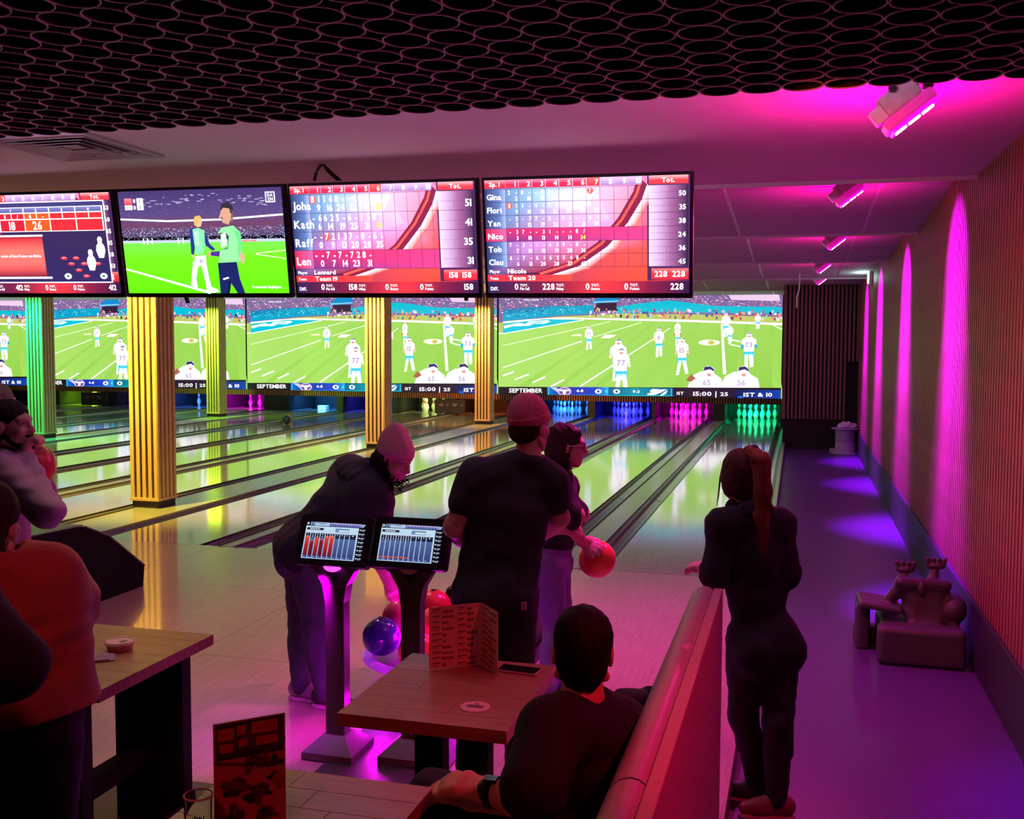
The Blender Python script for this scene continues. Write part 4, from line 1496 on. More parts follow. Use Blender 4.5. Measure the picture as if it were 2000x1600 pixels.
# ================================================================== tables
def table(x0, x1, y0, y1, lab, z=.75, legs=True):
    t = thing('table', lab, 'table', ((x0+x1)/2, (y0+y1)/2, 0), 'wooden tables in the seating area')
    # butcher-block staves, each a piece of its own
    n = 7
    for k in range(n):
        a, b = y0+(y1-y0)*k/n, y0+(y1-y0)*(k+1)/n
        xs = sorted({x0, x1, x0+(x1-x0)*(.25+.5*((k*37 % 10)/10.))})
        for q in range(len(xs)-1):
            o = Geo().box((xs[q]+.0004, a+.0004, z-.042), (xs[q+1]-.0004, b-.0004, z), .0012).build('stave', TABLE, t)
    if legs:
        cx, cy = (x0+x1)/2, (y0+y1)/2
        Geo().box((cx-.13, cy-.035, .02), (cx-.03, cy+.035, z-.042)).build('leg', MATTE, t)
        Geo().box((cx+.03, cy-.035, .02), (cx+.13, cy+.035, z-.042)).build('leg', MATTE, t)
        Geo().box((cx-.22, cy-.2, 0.0), (cx+.22, cy+.2, .02), .004).build('foot_plate', MATTE, t)
        Geo().box((cx-.2, cy-.22, z-.06), (cx+.2, cy+.22, z-.042)).build('top_plate', MATTE, t)
    return t


table(-.372, .186, -5.60, -4.94, 'wooden table with the standing drinks menu, beside the seated man')
tB = table(-1.95, -1.222, -5.635, -4.93, 'wooden table with the takeaway lid, beside the red sweater', legs=False)
Geo().box((-1.62, -5.62, 0), (-1.31, -5.56, .708)).build('leg_panel', MATTE, tB)
Geo().box((-1.62, -5.02, 0), (-1.31, -4.96, .708)).build('leg_panel', MATTE, tB)
Geo().box((-1.49, -5.58, .25), (-1.43, -5.0, .33)).build('stretcher', MATTE, tB)
table(-.455, .105, -6.75, -6.03, 'wooden table with the red food menu and the glass')
# dark low shelf at the foot of the left table
p = at(300, 1575, Z=.12)
o = Geo().box((-1.29, -5.55, 0), (-1.06, -5.08, .10), .006).build('foot_block', mat('dark_block', (.04, .04, .036), .5))
tag(o, 'low dark block on the floor beside the table with the takeaway lid', 'block')

# folded drinks menu ---------------------------------------------------
PAPER = mat('menu_paper', (.72, .55, .50), .6, var=.03)
b0, b1, b2 = at(838, 1308, Z=.7515), at(938, 1296, Z=.7515), at(972, 1319, Z=.7515)
hgt = .225
t = thing('drinks_menu', 'folded paper drinks menu standing open on the wooden table', 'menu', tuple(b1))
rndm = random.Random(11)
for (a, b, nm, wds) in ((b0, b1, 'menu_page', 2), (b1, b2, 'menu_page', 1)):
    ax = nrm(b-a)
    L = np.linalg.norm(b-a)
    nn = nrm(np.cross(ax, (0, 0, 1)))
    th = nn*.0012
    Geo().add([a, b, b+V(0, 0, hgt), a+V(0, 0, hgt), a-th, b-th, b-th+V(0, 0, hgt), a-th+V(0, 0, hgt)], [(0, 1, 2, 3), (4, 7, 6, 5), (0, 4, 5, 1), (1, 5, 6, 2), (2, 6, 7, 3), (3, 7, 4, 0)]).build(nm, PAPER, t)
    c = Canvas()
    for col in range(wds):
        x = 6+col*46
        y = 8
        while y < 205:
            c.quad(x, y, x+rndm.uniform(12, 18), y+3.4, (70, 25, 30))
            y += 6
            for q in range(rndm.randint(2, 4)):
                c.quad(x, y, x+rndm.uniform(9, 15), y+1, (150, 90, 90))
                y += 2.4
            hh = rndm.uniform(9, 15)
            for q in range(rndm.randint(2, 5)):
                xx = x+18+q*4.2
                c.poly([(xx, y), (xx+3, y), (xx+3, y-hh*.55), (xx+2, y-hh*.7), (xx+2, y-hh), (xx+1, y-hh), (xx+1, y-hh*.7), (xx, y-hh*.55)], rndm.choice([(80, 25, 25), (110, 50, 35), (95, 40, 60)]))
            y += 8
    S = 90. if wds == 2 else 46.
    sgn = 1 if (nn @ (CAM-a)) > 0 else -1
    off = np.array(wloc(t))

    def fn(x, y, z, a=a, ax=ax, L=L, nn=nn, S=S, sgn=sgn, off=off):
        base = (nn*.0004 if sgn > 0 else -nn*.0016)
        return tuple(a+ax*L*min(x/S/1.05, .97)+V(0, 0, hgt*(1-y/215.))+base+nn*sgn*z-off)
    c.build('print', fn, M_PRINT, t, .0004)
# phone
p = at(1014, 1311, Z=.7505)
t = thing('phone', 'dark smartphone lying on the table behind the drinks menu', 'phone', tuple(p))
gp = Geo().box((-.075, -.036, 0), (.075, .036, .008), .004)
gp.xf(Matrix.Rotation(math.radians(-6), 4, 'Z')).build('case', mat('phone_case', (.35, .3, .32), .3), t, world=False)
Geo().box((-.071, -.033, .008), (.071, .033, .0088)).xf(Matrix.Rotation(math.radians(-6), 4, 'Z')).build('screen', mat('phone_glass', (.01, .01, .012), .05), t, world=False)


def coaster(p, lab, thick=.0016, r=.0485):
    t = thing('coaster', lab, 'coaster', tuple(p))
    Geo().lathe([(r, 0), (r, thick)], n=40).build('disc', mat('coaster_card', (.70, .58, .60), .6), t, world=False)
    c = Canvas()
    c.quad(-28, -12, 28, 12, (60, 20, 40))
    c.ell(0, -22, 8, 5, (70, 25, 40))
    c.z = 1
    c.quad(-26, -10, 26, 10, (150, 90, 110))
    c.z = 2
    c.quad(-22, -7, -2, 7, (55, 18, 35))
    c.quad(2, -8, 22, 2, (65, 20, 40))
    c.build('print', lambda x, y, z: (x*r/48., -y*r/48., thick+.0002+z), M_PRINT, t, .0003)


coaster(at(928, 1381, Z=.7505), 'round paper coaster near the front edge of the drinks menu table')

# takeaway lid and cloth on the left table
p = at(234, 1268, Z=.7505)
t = thing('takeaway_tub', 'low round white takeaway tub with a lid on the left table', 'tub', tuple(p))
Geo().lathe([(.044, 0), (.050, .022)], n=36).build('tub', mat('tub_red', (.55, .25, .25), .5), t, world=False, smooth=True)
Geo().lathe([(.053, .022), (.055, .028), (.050, .034), (.046, .034), (.044, .031), (.0, .031)], n=36, cap=False).build('lid', mat('lid_white', (.78, .70, .72), .4), t, world=False, smooth=True)
Geo().box((.006, -.012, .031), (.026, .012, .034), .001).build('sip_tab', mat('tab_grey', (.35, .28, .3), .5), t, world=False)
p = at(196, 1287, Z=.7505)
t = thing('napkin', 'folded grey napkin lying next to the takeaway tub', 'napkin', tuple(p))
Geo().box((-.08, -.045, 0), (.05, .05, .004), .001).xf(Matrix.Rotation(math.radians(35), 4, 'Z')).build('lower_fold', mat('napkin_grey', (.28, .25, .34), .8), t, world=False)
Geo().box((-.078, -.043, .004), (.03, .048, .008), .001).xf(Matrix.Rotation(math.radians(38), 4, 'Z')).build('upper_fold', mat('napkin_grey', (.28, .25, .34), .8), t, world=False)

# food menu in a stand on the front table --------------------------------
q0, q1 = at(420, 1655, d=2.42), at(559, 1622, d=2.50)
q0[2] = q1[2] = .7515
top0, top1 = at(420, 1427, d=2.42), at(559, 1387, d=2.50)
hA = max(top0[2], top1[2])-.7515
t = thing('food_menu', 'tall red food menu card standing on the front table', 'menu', tuple((q0+q1)/2))
ax = nrm(q1-q0)
L = np.linalg.norm(q1-q0)
nn = nrm(np.cross(ax, (0, 0, 1)))
th = nn*.004
H3 = V(0, 0, hA)
Geo().add([q0, q1, q1+H3, q0+H3, q0-th, q1-th, q1-th+H3, q0-th+H3], [(0, 1, 2, 3), (4, 7, 6, 5), (0, 4, 5, 1), (1, 5, 6, 2), (2, 6, 7, 3), (3, 7, 4, 0)]).build('card', mat('card_red', (.35, .03, .05), .3), t)
Geo().add([q0-ax*.004-nn*.03, q1+ax*.004-nn*.03, q1+ax*.004+nn*.03, q0-ax*.004+nn*.03]+[p_+V(0, 0, .012) for p_ in (q0-ax*.004-nn*.03, q1+ax*.004-nn*.03, q1+ax*.004+nn*.03, q0-ax*.004+nn*.03)],
          [(0, 3, 2, 1), (4, 5, 6, 7), (0, 1, 5, 4), (1, 2, 6, 5), (2, 3, 7, 6), (3, 0, 4, 7)]).build('stand', mat('acrylic', (.5, .45, .45), .1), t)
c = Canvas()
c.quad(0, 0, 100, 190, (230, 70, 110))
c.z = 1
c.vgrad(2, 2, 98, 62, [(0, (70, 8, 14)), (.5, (110, 14, 18)), (1, (50, 6, 14))])
c.poly([(0, 62), (52, 74), (100, 40), (100, 46), (52, 80), (0, 68)], (120, 20, 35))
c.z = 2
for (x, y, a, b) in ((6, 10, 22, 20), (32, 8, 12, 16), (52, 6, 36, 20), (8, 36, 18, 14), (34, 32, 12, 12), (58, 32, 30, 14)):
    c.quad(x, y, x+a, y+b, (225, 50, 40))
food = random.Random(4)
for (x, y, r) in ((50, 72, 22), (80, 80, 18), (28, 108, 22), (60, 128, 24), (84, 104, 12), (28, 152, 20), (72, 166, 22), (40, 182, 16)):
    for q in range(16):
        an, rr = food.uniform(0, 6.28), r*food.uniform(0, .75)
        c.z = 3+q*.06
        c.ell(x+rr*math.cos(an), y+rr*math.sin(an)*.8, r*food.uniform(.18, .42), r*food.uniform(.14, .3), food.choice([(60, 8, 16), (90, 18, 24), (110, 32, 30), (45, 5, 14), (130, 50, 40), (80, 25, 40)]), 9, food.uniform(0, 3))
c.z = 5
c.ell(88, 110, 8, 13, (190, 45, 35), 12)
for (x, y) in ((22, 90), (66, 60), (78, 146)):
    c.path([(x, y), (x+12, y-4), (x+13, y-1), (x+1, y+3), (x, y)], .7, (210, 120, 130))
offw = np.array(wloc(t))
sg = 1 if (nn @ (CAM-q0)) > 0 else -1
c.build('print', lambda x, y, z: tuple(q0+ax*L*(x/100.)+V(0, 0, hA*(1-y/190.))+(nn*.0006 if sg > 0 else -nn*.0046)+nn*sg*z-offw), M_PRINT, t, .0006)
# glass
p = at(387, 1560, d=2.36)
p = V(p[0], p[1], .7515)
gh = at(387, 1552, d=2.36)[2]-.7515
t = thing('beer_glass', 'tall empty glass with a red badge beside the food menu', 'glass', tuple(p))
GL = mat('clear_glass', (.95, .95, .95), .02, var=.0, trans=1.0)
r = .032
Geo().lathe([(r*.82, 0), (r*.84, .004), (r, gh), (r-.002, gh+.001), (r*.80, .012), (.0, .012)], n=40, cap=True).build('tumbler', GL, t, world=False, smooth=True)
bm_ = []
Geo().lathe([(r+.0012, gh-.003), (r+.0016, gh), (r-.001, gh+.002), (r-.0024, gh)], n=40, cap=False).build('rim', mat('glass_rim', (.85, .85, .85), .1), t, world=False, smooth=True)
c = Canvas()
c.ell(-14, 30, 9, 24, (165, 40, 40), 16)
c.text('ON', 22, 34, 14, (40, 20, 25), 'c', .7)


def gf(x, y, z):
    an = math.radians(-105+x*2.2)
    rr = r*.965+.0008+z
    return (rr*math.cos(an), rr*math.sin(an), gh*.86-y*.001)


c.build('badge', gf, M_PRINT, t, .0002)

# ================================================================== bench divider
LEATH = mat('bench_leather', (.52, .42, .40), .42, var=.08, scale=25, bump=.04)
VINYL = mat('bench_back_vinyl', (.66, .42, .40), .5, var=.04)
t = thing('bench', 'long pale leather bench with a high back, lit red from behind', 'bench', (.55, -5.8, 0))


def slab(name, prof, y0, y1, m, n=2):
    Geo().prism(prof, 'Y', y0, y1).build(name, m, t, smooth=True)


back = [(.575, .47), (.70, .47), (.70, .935), (.685, .945), (.665, .948), (.640, .940), (.618, .918), (.604, .86)]
for (a, b) in ((-4.38, -6.28), (-6.29, -8.1)):
    Geo().prism(back, 'Y', b, a).build('back_cushion', LEATH, t, smooth=True)
    seat = [(.16, .40), (.16, .455), (.19, .475), (.58, .475), (.60, .46), (.60, .40)]
    Geo().prism(seat, 'Y', b, a).build('seat_cushion', LEATH, t, smooth=True)
Geo().box((.702, -8.1, 0.0), (.738, -4.37, .940), .004).build('back_panel', VINYL, t)
Geo().box((.20, -8.05, 0), (.70, -4.42, .40)).build('plinth', MATTE, t)

# ================================================================== ball return
t = thing('ball_return', 'round low ball return tray with a purple glowing rim', 'ball return', (-.93, -3.05, 0))
cx, cy = -.95, -3.06
RET = mat('return_plastic', (.12, .05, .16), .25)
prof = [(.40, .125), (.415, .135), (.418, .155), (.405, .168), (.375, .168), (.365, .155), (.37, .135)]
Geo().lathe(prof+[prof[0]], (cx, cy, 0), 56, cap=False).build('tray_rim', mat('rim_purple', (.42, .10, .60), .25, emit=(.5, .02, 1.), estr=.35), t, smooth=True)
Geo().lathe([(.375, .118), (.375, .13), (.20, .142), (.10, .19), (.06, .19), (0.001, .19)], (cx, cy, 0), 40).build('tray', RET, t, smooth=True)
Geo().lathe([(.16, .006), (.13, .05), (.09, .12)], (cx, cy, 0), 28).build('pedestal', RET, t, smooth=True)
Geo().tube([(cx+.05, cy+.05, .10), (cx+.2, cy-.25, .09)], .025, 12).build('arm', RET, t)
Geo().box((cx-.12, cy+.45, .006), (cx+.42, cy+1.2, .42), .05).build('hood', BLACK, t)
lamp('return_and_fill_light', 'AREA', (cx, cy-.02, .10), (1., .0, .95), 14.0, (cx-.25, cy-.7, 0.0), .5)
lamp('return_and_fill_light', 'POINT', (-.93, -3.92, .12), (1., .0, .9), 7.0, size=.06)  # point light added between the consoles for floor glow, no fixture there
lamp('console_fill_light', 'SPOT', (-1.06, -4.27, .86), (.9, .0, 1.), 34, (-1.50, -4.05, 0), .02, cone=80, blend=.9)  # added spot at the status light, spreads magenta over the floor
ball(tuple(at(745, 1243, d=5.80)), BLUB, 'shiny blue ball on the ball return tray')
ball(tuple(at(816, 1276, d=5.62)), ORB, 'orange ball half hidden behind the right console')
ball(tuple(at(782, 1206, d=6.00)), PNKB, 'pink ball under the hand of the bent man')
ball(tuple(at(852, 1222, d=5.95)), mat('ball_coral', (.8, .2, .1), .25), 'coral ball behind the drinks menu', (.4, 0, 0))
ball(tuple(at(848, 1186, d=6.3)), REDB, 'dark red ball at the back of the ball return')

# left ball return hood ----------------------------------------------------
t = thing('return_hood', 'large black angular ball return hood beside the bearded man', 'ball return', (-3.75, -2.2, 0))
HB = mat('hood_black', (.008, .007, .009), .6, var=.15, spec=.1)
pr = [(-3.3, 0), (-1.58, 0), (-1.56, .16), (-1.98, .47), (-2.25, .585), (-2.75, .60), (-3.3, .58)]
pr = [(a, b) for a, b in pr]
Geo().prism(pr, 'X', -4.45, -3.92).build('shell', HB, t)
Geo().prism([(-3.28, .585), (-2.75, .606), (-2.26, .592), (-2.26, .600), (-2.75, .616), (-3.28, .596)], 'X', -4.44, -3.925).build('top_panel', mat('hood_top', (.14, .14, .15), .35), t)
Geo().tube([(-3.92, -1.56, .16), (-3.92, -1.98, .47), (-3.92, -2.25, .585)], .008, 8).build('edge_trim', mat('hood_edge', (.10, .10, .11), .3), t)

# cable drum with crumpled foil ---------------------------------------------
DR = mat('drum_grey', (.42, .38, .46), .5)
cx, cy = 1.90, 11.75
t = thing('cable_drum', 'grey cable drum standing at the far end of the walkway', 'drum', (cx, cy, ZW))
Geo().lathe([(.25, 0), (.25, .02), (.19, .022)], (cx, cy, ZW), 36).build('lower_flange', DR, t)
Geo().lathe([(.185, .02), (.185, .21), (.182, .215), (.185, .22), (.185, .46)], (cx, cy, ZW), 36).build('barrel', DR, t, smooth=True)
Geo().lathe([(.255, .46), (.26, .47), (.255, .485)], (cx, cy, ZW), 36).build('upper_flange', DR, t)
Geo().box((cx-.28, cy+.05, ZW), (cx-.17, cy+.17, ZW+.08), .01).build('wedge', DR, t)

# ================================================================== seamless shapes for soft things: blended solids turned into one skin
def frame(up, right):
    u = nrm(up)
    r = nrm(np.asarray(right)-u*(np.asarray(right)@u))
    return np.array([r, np.cross(u, r), u])      # rows: right, forward, up


def Cn(a, b, ra, rb=None):
    return ('C', np.asarray(a, float), np.asarray(b, float), ra, ra if rb is None else rb)


def El(c, r, fr=None):
    return ('E', np.asarray(c, float), np.asarray(r, float), np.eye(3) if fr is None else np.asarray(fr, float))


def Bx(c, h, r=.02, fr=None):
    return ('B', np.asarray(c, float), np.asarray(h, float), np.eye(3) if fr is None else np.asarray(fr, float), r)


def infl(p, d):
    if p[0] == 'C':
        return ('C', p[1], p[2], p[3]+d, p[4]+d)
    return ('E', p[1], p[2]+d, p[3])


def surf(prims, vox=.007, k=.025, noise=None, cuts=(), sub=()):
    lo, hi = np.full(3, 1e9), np.full(3, -1e9)
    bb = []
    for p in prims:
        if p[0] == 'C':
            r = max(p[3], p[4])
            a, b = np.minimum(p[1], p[2])-r, np.maximum(p[1], p[2])+r
        else:
            ext = np.sqrt(((p[3].T*p[2][None, :])**2).sum(1))
            a, b = p[1]-ext, p[1]+ext
        bb.append((a, b))
        lo, hi = np.minimum(lo, a), np.maximum(hi, b)
    pad = k+4*vox
    lo -= pad
    hi += pad
    N = np.ceil((hi-lo)/vox).astype(int)+1
    ax = [lo[i]+vox*np.arange(N[i]) for i in range(3)]
    F = np.full(tuple(N), 1., np.float32)

    def dist(p, X, Y, Z):
        if p[0] == 'C':
            a, b, ra, rb = p[1:]
            d = b-a
            L2 = d@d+1e-12
            px, py, pz = X-a[0], Y-a[1], Z-a[2]
            h = np.clip((px*d[0]+py*d[1]+pz*d[2])/L2, 0, 1)
            return np.sqrt((px-h*d[0])**2+(py-h*d[1])**2+(pz-h*d[2])**2)-(ra+(rb-ra)*h)
        if p[0] == 'B':
            c, r, fr, rd = p[1:]
            px, py, pz = X-c[0], Y-c[1], Z-c[2]
            q = [np.abs(px*fr[i][0]+py*fr[i][1]+pz*fr[i][2])-(r[i]-rd) for i in range(3)]
            o_ = np.sqrt(np.maximum(q[0], 0)**2+np.maximum(q[1], 0)**2+np.maximum(q[2], 0)**2)
            return o_+np.minimum(np.maximum(np.maximum(q[0], q[1]), q[2]), 0)-rd
        c, r, fr = p[1:]
        px, py, pz = X-c[0], Y-c[1], Z-c[2]
        q = [px*fr[i][0]+py*fr[i][1]+pz*fr[i][2] for i in range(3)]
        k0 = np.sqrt((q[0]/r[0])**2+(q[1]/r[1])**2+(q[2]/r[2])**2)
        k1 = np.sqrt((q[0]/r[0]**2)**2+(q[1]/r[1]**2)**2+(q[2]/r[2]**2)**2)+1e-9
        return k0*(k0-1)/k1

    def region(a, b, m):
        i0 = np.maximum(((a-m-lo)/vox).astype(int), 0)
        i1 = np.minimum(((b+m-lo)/vox).astype(int)+2, N)
        sl = tuple(slice(i0[q], i1[q]) for q in range(3))
        return sl, ax[0][sl[0]][:, None, None], ax[1][sl[1]][None, :, None], ax[2][sl[2]][None, None, :]
    for p, (a, b) in zip(prims, bb):
        sl, X, Y, Z = region(a, b, pad-vox)
        d = dist(p, X, Y, Z)
        f = F[sl]
        h = np.clip(.5+.5*(d-f)/k, 0, 1)
        F[sl] = d+(f-d)*h-k*h*(1-h)
    if noise is not None:
        X, Y, Z = ax[0][:, None, None], ax[1][None, :, None], ax[2][None, None, :]
        F += noise(X, Y, Z).astype(np.float32)
    for p in sub:
        if p[0] == 'C':
            r = max(p[3], p[4])
            a, b = np.minimum(p[1], p[2])-r, np.maximum(p[1], p[2])+r
        else:
            r = p[2].max()
            a, b = p[1]-r, p[1]+r
        sl, X, Y, Z = region(a, b, pad)
        F[sl] = np.maximum(F[sl], -dist(p, X, Y, Z))
    for (pt, nn) in cuts:
        pt, nn = np.asarray(pt, float), nrm(nn)
        X, Y, Z = ax[0][:, None, None], ax[1][None, :, None], ax[2][None, None, :]
        F = np.maximum(F, ((X-pt[0])*nn[0]+(Y-pt[1])*nn[1]+(Z-pt[2])*nn[2]).astype(np.float32))
    # dual mesh of the zero level
    S = F < 0
    c8 = [S[i:N[0]-1+i, j:N[1]-1+j, l:N[2]-1+l] for i in (0, 1) for j in (0, 1) for l in (0, 1)]
    anyb, allb = c8[0].copy(), c8[0].copy()
    for q in c8[1:]:
        anyb |= q
        allb &= q
    act = anyb & ~allb
    idx = np.argwhere(act)
    if len(idx) == 0:
        return np.zeros((0, 3)), np.zeros((0, 4), int)
    cid = np.full(act.shape, -1, np.int32)
    cid[act] = np.arange(len(idx))
    off = np.array([(i, j, l) for i in (0, 1) for j in (0, 1) for l in (0, 1)])
    val = np.stack([F[idx[:, 0]+o_[0], idx[:, 1]+o_[1], idx[:, 2]+o_[2]] for o_ in off], 1)
    acc = np.zeros((len(idx), 3))
    cn = np.zeros(len(idx))
    for a in range(8):
        for b in range(a+1, 8):
            if np.abs(off[a]-off[b]).sum() != 1:
                continue
            va, vb = val[:, a], val[:, b]
            m = (va < 0) != (vb < 0)
            t_ = np.where(m, va/(va-vb+1e-12), 0)
            acc += np.where(m[:, None], off[a]+t_[:, None]*(off[b]-off[a]), 0)
            cn += m
    verts = lo+vox*(idx+acc/cn[:, None])
    quads = []
    for d in range(3):
        e = [1, 2] if d == 0 else [0, 2] if d == 1 else [0, 1]
        n0 = [slice(0, N[q]) for q in range(3)]
        A = [slice(None)]*3
        B = [slice(None)]*3
        A[d], B[d] = slice(0, N[d]-1), slice(1, N[d])
        for q in e:
            A[q] = slice(1, N[q]-1)
            B[q] = slice(1, N[q]-1)
        sa, sb = S[tuple(A)], S[tuple(B)]
        for flip, mk in ((False, sa & ~sb), (True, ~sa & sb)):
            ii = np.argwhere(mk)
            if len(ii) == 0:
                continue
            for q in e:
                ii[:, q] += 1
            o1, o2 = np.zeros(3, int), np.zeros(3, int)
            o1[e[0]] = 1
            o2[e[1]] = 1
            g_ = [ii-o1-o2, ii-o2, ii, ii-o1]
            qd = np.stack([cid[z[:, 0], z[:, 1], z[:, 2]] for z in g_], 1)
            if flip ^ (d == 1):
                qd = qd[:, ::-1]
            quads.append(qd)
    quads = np.concatenate(quads)
    quads = quads[(quads >= 0).all(1)]
    return verts, quads


def soft(name, prims, m, parent, **kw):
    v, q = surf(prims, **kw)
    return mesh_np(name, v, q, m, parent)


def wob(amp, f=40., seed=0., st=(1, 1, 1)):
    def fn(X, Y, Z):
        return amp*(np.sin(f*st[0]*X+7*np.sin(11*Z+seed)+seed)*np.cos(f*.8*st[2]*Z+5*np.sin(9*X+seed))+.6*np.sin(f*.7*st[1]*Y+6*np.sin(8*Z+2*seed)+f*.5*X))
    return fn


# crumpled white cloth on the drum
o = thing('cloth_bundle', 'crumpled pale cloth lying on top of the cable drum', 'cloth', (1.93, 11.72, ZW+.485))
soft('cloth', [El((1.90, 11.72, ZW+.53), (.13, .10, .07)), El((1.99, 11.72, ZW+.525), (.12, .10, .06)), El((1.83, 11.70, ZW+.51), (.07, .08, .05))], mat('cloth_white', (.72, .66, .75), .7), o, vox=.012, k=.04, noise=wob(.012, 60), cuts=(((0, 0, ZW+.487), (0, 0, -1)),))

# animal-shaped ball ramp -----------------------------------------------------
RG = mat('ramp_grey', (.075, .085, .075), .45, var=.06)
b = at(1795, 1300, Z=ZW)
t = thing('ball_ramp', 'grey plastic animal-shaped ball ramp on the walkway by the wall', 'ball ramp', (1.80, -1.35, ZW))


def rp_(x, y, d=6.55):
    return at(x, y, d=d)


P_ = []
z0 = ZW
# a low front runner, a side leg under a flat wing, and a flared saddle with a rolled top
P_ += [Bx((1.80, -1.60, z0+.125), (.265, .075, .125), .04), Bx((1.80, -1.36, z0+.13), (.25, .2, .12), .04)]
P_ += [Bx((1.465, -1.24, z0+.15), (.045, .11, .16), .03), Bx((1.62, -1.12, z0+.06), (.2, .06, .06), .03)]
P_ += [Bx((1.56, -1.34, z0+.325), (.135, .20, .022), .02, frame(V(.12, .05, 1), V(1, 0, -.12)))]
P_ += [Bx((1.83, -1.42, z0+.33), (.125, .085, .15), .05, frame(V(-.1, .25, 1), V(1, .1, 0))), Bx((1.82, -1.40, z0+.46), (.165, .055, .05), .04, frame(V(0, .3, 1), V(1, .12, 0)))]
P_ += [Cn((1.68, -1.50, z0+.505), (1.96, -1.44, z0+.485), .036), Cn((1.70, -1.46, z0+.48), (1.62, -1.40, z0+.36), .05, .035)]
P_ += [El((2.01, -1.40, z0+.33), (.085, .11, .10))]
P_ += [Cn((1.69, -1.43, z0+.49), (1.71, -1.41, z0+.56), .035, .026), Cn((1.88, -1.40, z0+.50), (1.90, -1.38, z0+.58), .035, .026)]
soft('ramp_body', P_, RG, t, vox=.010, k=.03, cuts=(((0, 0, ZW+.001), (0, 0, -1)),))
for (c_, n_) in (((1.71, -1.42, z0+.575), 4), ((1.90, -1.38, z0+.60), 4)):
    c_ = V(*c_)
    soft('paw', [Cn(c_+V(-.04+.028*i, 0, 0), c_+V(-.052+.036*i, -.01, .045), .016, .014) for i in range(n_)]+[El(c_, (.055, .03, .025))], RG, t, vox=.006, k=.012)
Geo().ball((1.80, -1.545, z0+.485), (.022, .02, .04), 14, 8).build('ear', RG, t, smooth=True)

# ================================================================== people
def D(x, y, d):
    return at(x, y, d=d)


def torso_prims(J, s=1., bust=0., belly=0.):
    sm, hm = (J['shL']+J['shR'])/2, (J['hipL']+J['hipR'])/2
    up = nrm(sm-hm)
    L = np.linalg.norm(sm-hm)
    fs = frame(up, J['shR']-J['shL'])
    fh = frame(up, J['hipR']-J['hipL'])
    sw, hw = np.linalg.norm(J['shR']-J['shL']), np.linalg.norm(J['hipR']-J['hipL'])
    f = fs[1]
    P = [El(hm+up*L*.70+f*.012, (sw*.46, .108*s, L*.33), fs), El(hm+up*L*.40+f*(.01+belly), (max(sw*.40, hw*.5+.045), (.10+belly)*s, L*.32), fs),
         El(hm+up*.03, (hw*.5+.075*s, .115*s, .125), fh), El(hm-fh[1]*.055+fh[0]*.07-up*.03, (.085, .085, .10), fh), El(hm-fh[1]*.055-fh[0]*.07-up*.03, (.085, .085, .10), fh),
         Cn(J['shL']-up*.01, J['shR']-up*.01, .060*s), Cn(J['neck']-up*.02, J['shL'], .045, .055*s), Cn(J['neck']-up*.02, J['shR'], .045, .055*s)]
    if bust:
        for sg in (-1, 1):
            P.append(El(hm+up*L*.68+f*(.085*s)+fs[0]*sg*.07, (.072, .065+bust, .072), fs))
    return P


def arm_prims(J, S, s=1., upto=1.):
    sh, el, wr = J['sh'+S], J['el'+S], J['wr'+S]
    P = [Cn(sh, sh+(el-sh)*min(1, upto), .056*s, (.056+(.043-.056)*min(1, upto))*s)]
    if upto >= 1:
        P += [Cn(el, el+(wr-el)*.35, .043*s, .042*s), Cn(el+(wr-el)*.3, wr, .043*s, .030*s)]
    return P


def leg_prims(J, S, s=1.):
    h, k, a = J['hip'+S], J['kn'+S], J['an'+S]
    bk = nrm(np.cross(nrm(a-h), np.cross(nrm(k-(h+a)/2+V(0, 1e-4, 0)), nrm(a-h))))
    return [Cn(h, k, .088*s, .058*s), Cn(k, k+(a-k)*.35-bk*.012, .055*s, .056*s), Cn(k+(a-k)*.3-bk*.012, a, .055*s, .037*s)]


def foot_prims(a, toe):
    d = nrm(toe-a)
    return [Cn(a, a+V(0, 0, -.03), .037, .035), Cn(a+V(0, 0, -.045)-d*.03, toe, .034, .026), Cn(a+V(0, 0, -.02), toe-d*.03, .034, .026)]


def head_prims(c, f, u):
    fr = frame(u, np.cross(f, u))
    r, f, u = fr
    q = lambda x, y, z: c+r*x+f*y+u*z
    P = [El(q(0, -.012, .032), (.074, .094, .088), fr), El(q(0, .026, -.040), (.058, .066, .082), fr), El(q(0, .058, -.098), (.028, .026, .022), fr),
         El(q(0, .072, .022), (.052, .022, .022), fr)]
    for s in (-1, 1):
        P += [El(q(s*.034, .062, -.030), (.022, .022, .022), fr), El(q(s*.076, -.010, -.012), (.008, .019, .032), fr), Cn(q(s*.060, -.005, -.07), q(s*.018, .055, -.105), .016, .015)]
    P2 = [Cn(q(0, .088, .012), q(0, .108, -.030), .008, .012), Cn(q(0, .098, -.036), q(0, .106, -.036), .012, .011), Cn(q(-.012, .092, -.040), q(.012, .092, -.040), .009),
          Cn(q(-.018, .080, -.066), q(.018, .080, -.066), .0075), Cn(q(-.016, .078, -.078), q(.016, .078, -.078), .0085)]
    sub = [El(q(s*.031, .092, .004), (.019, .016, .011), fr) for s in (-1, 1)]
    eyes = [q(s*.031, .072, .004) for s in (-1, 1)]
    return P+P2, sub, eyes, fr


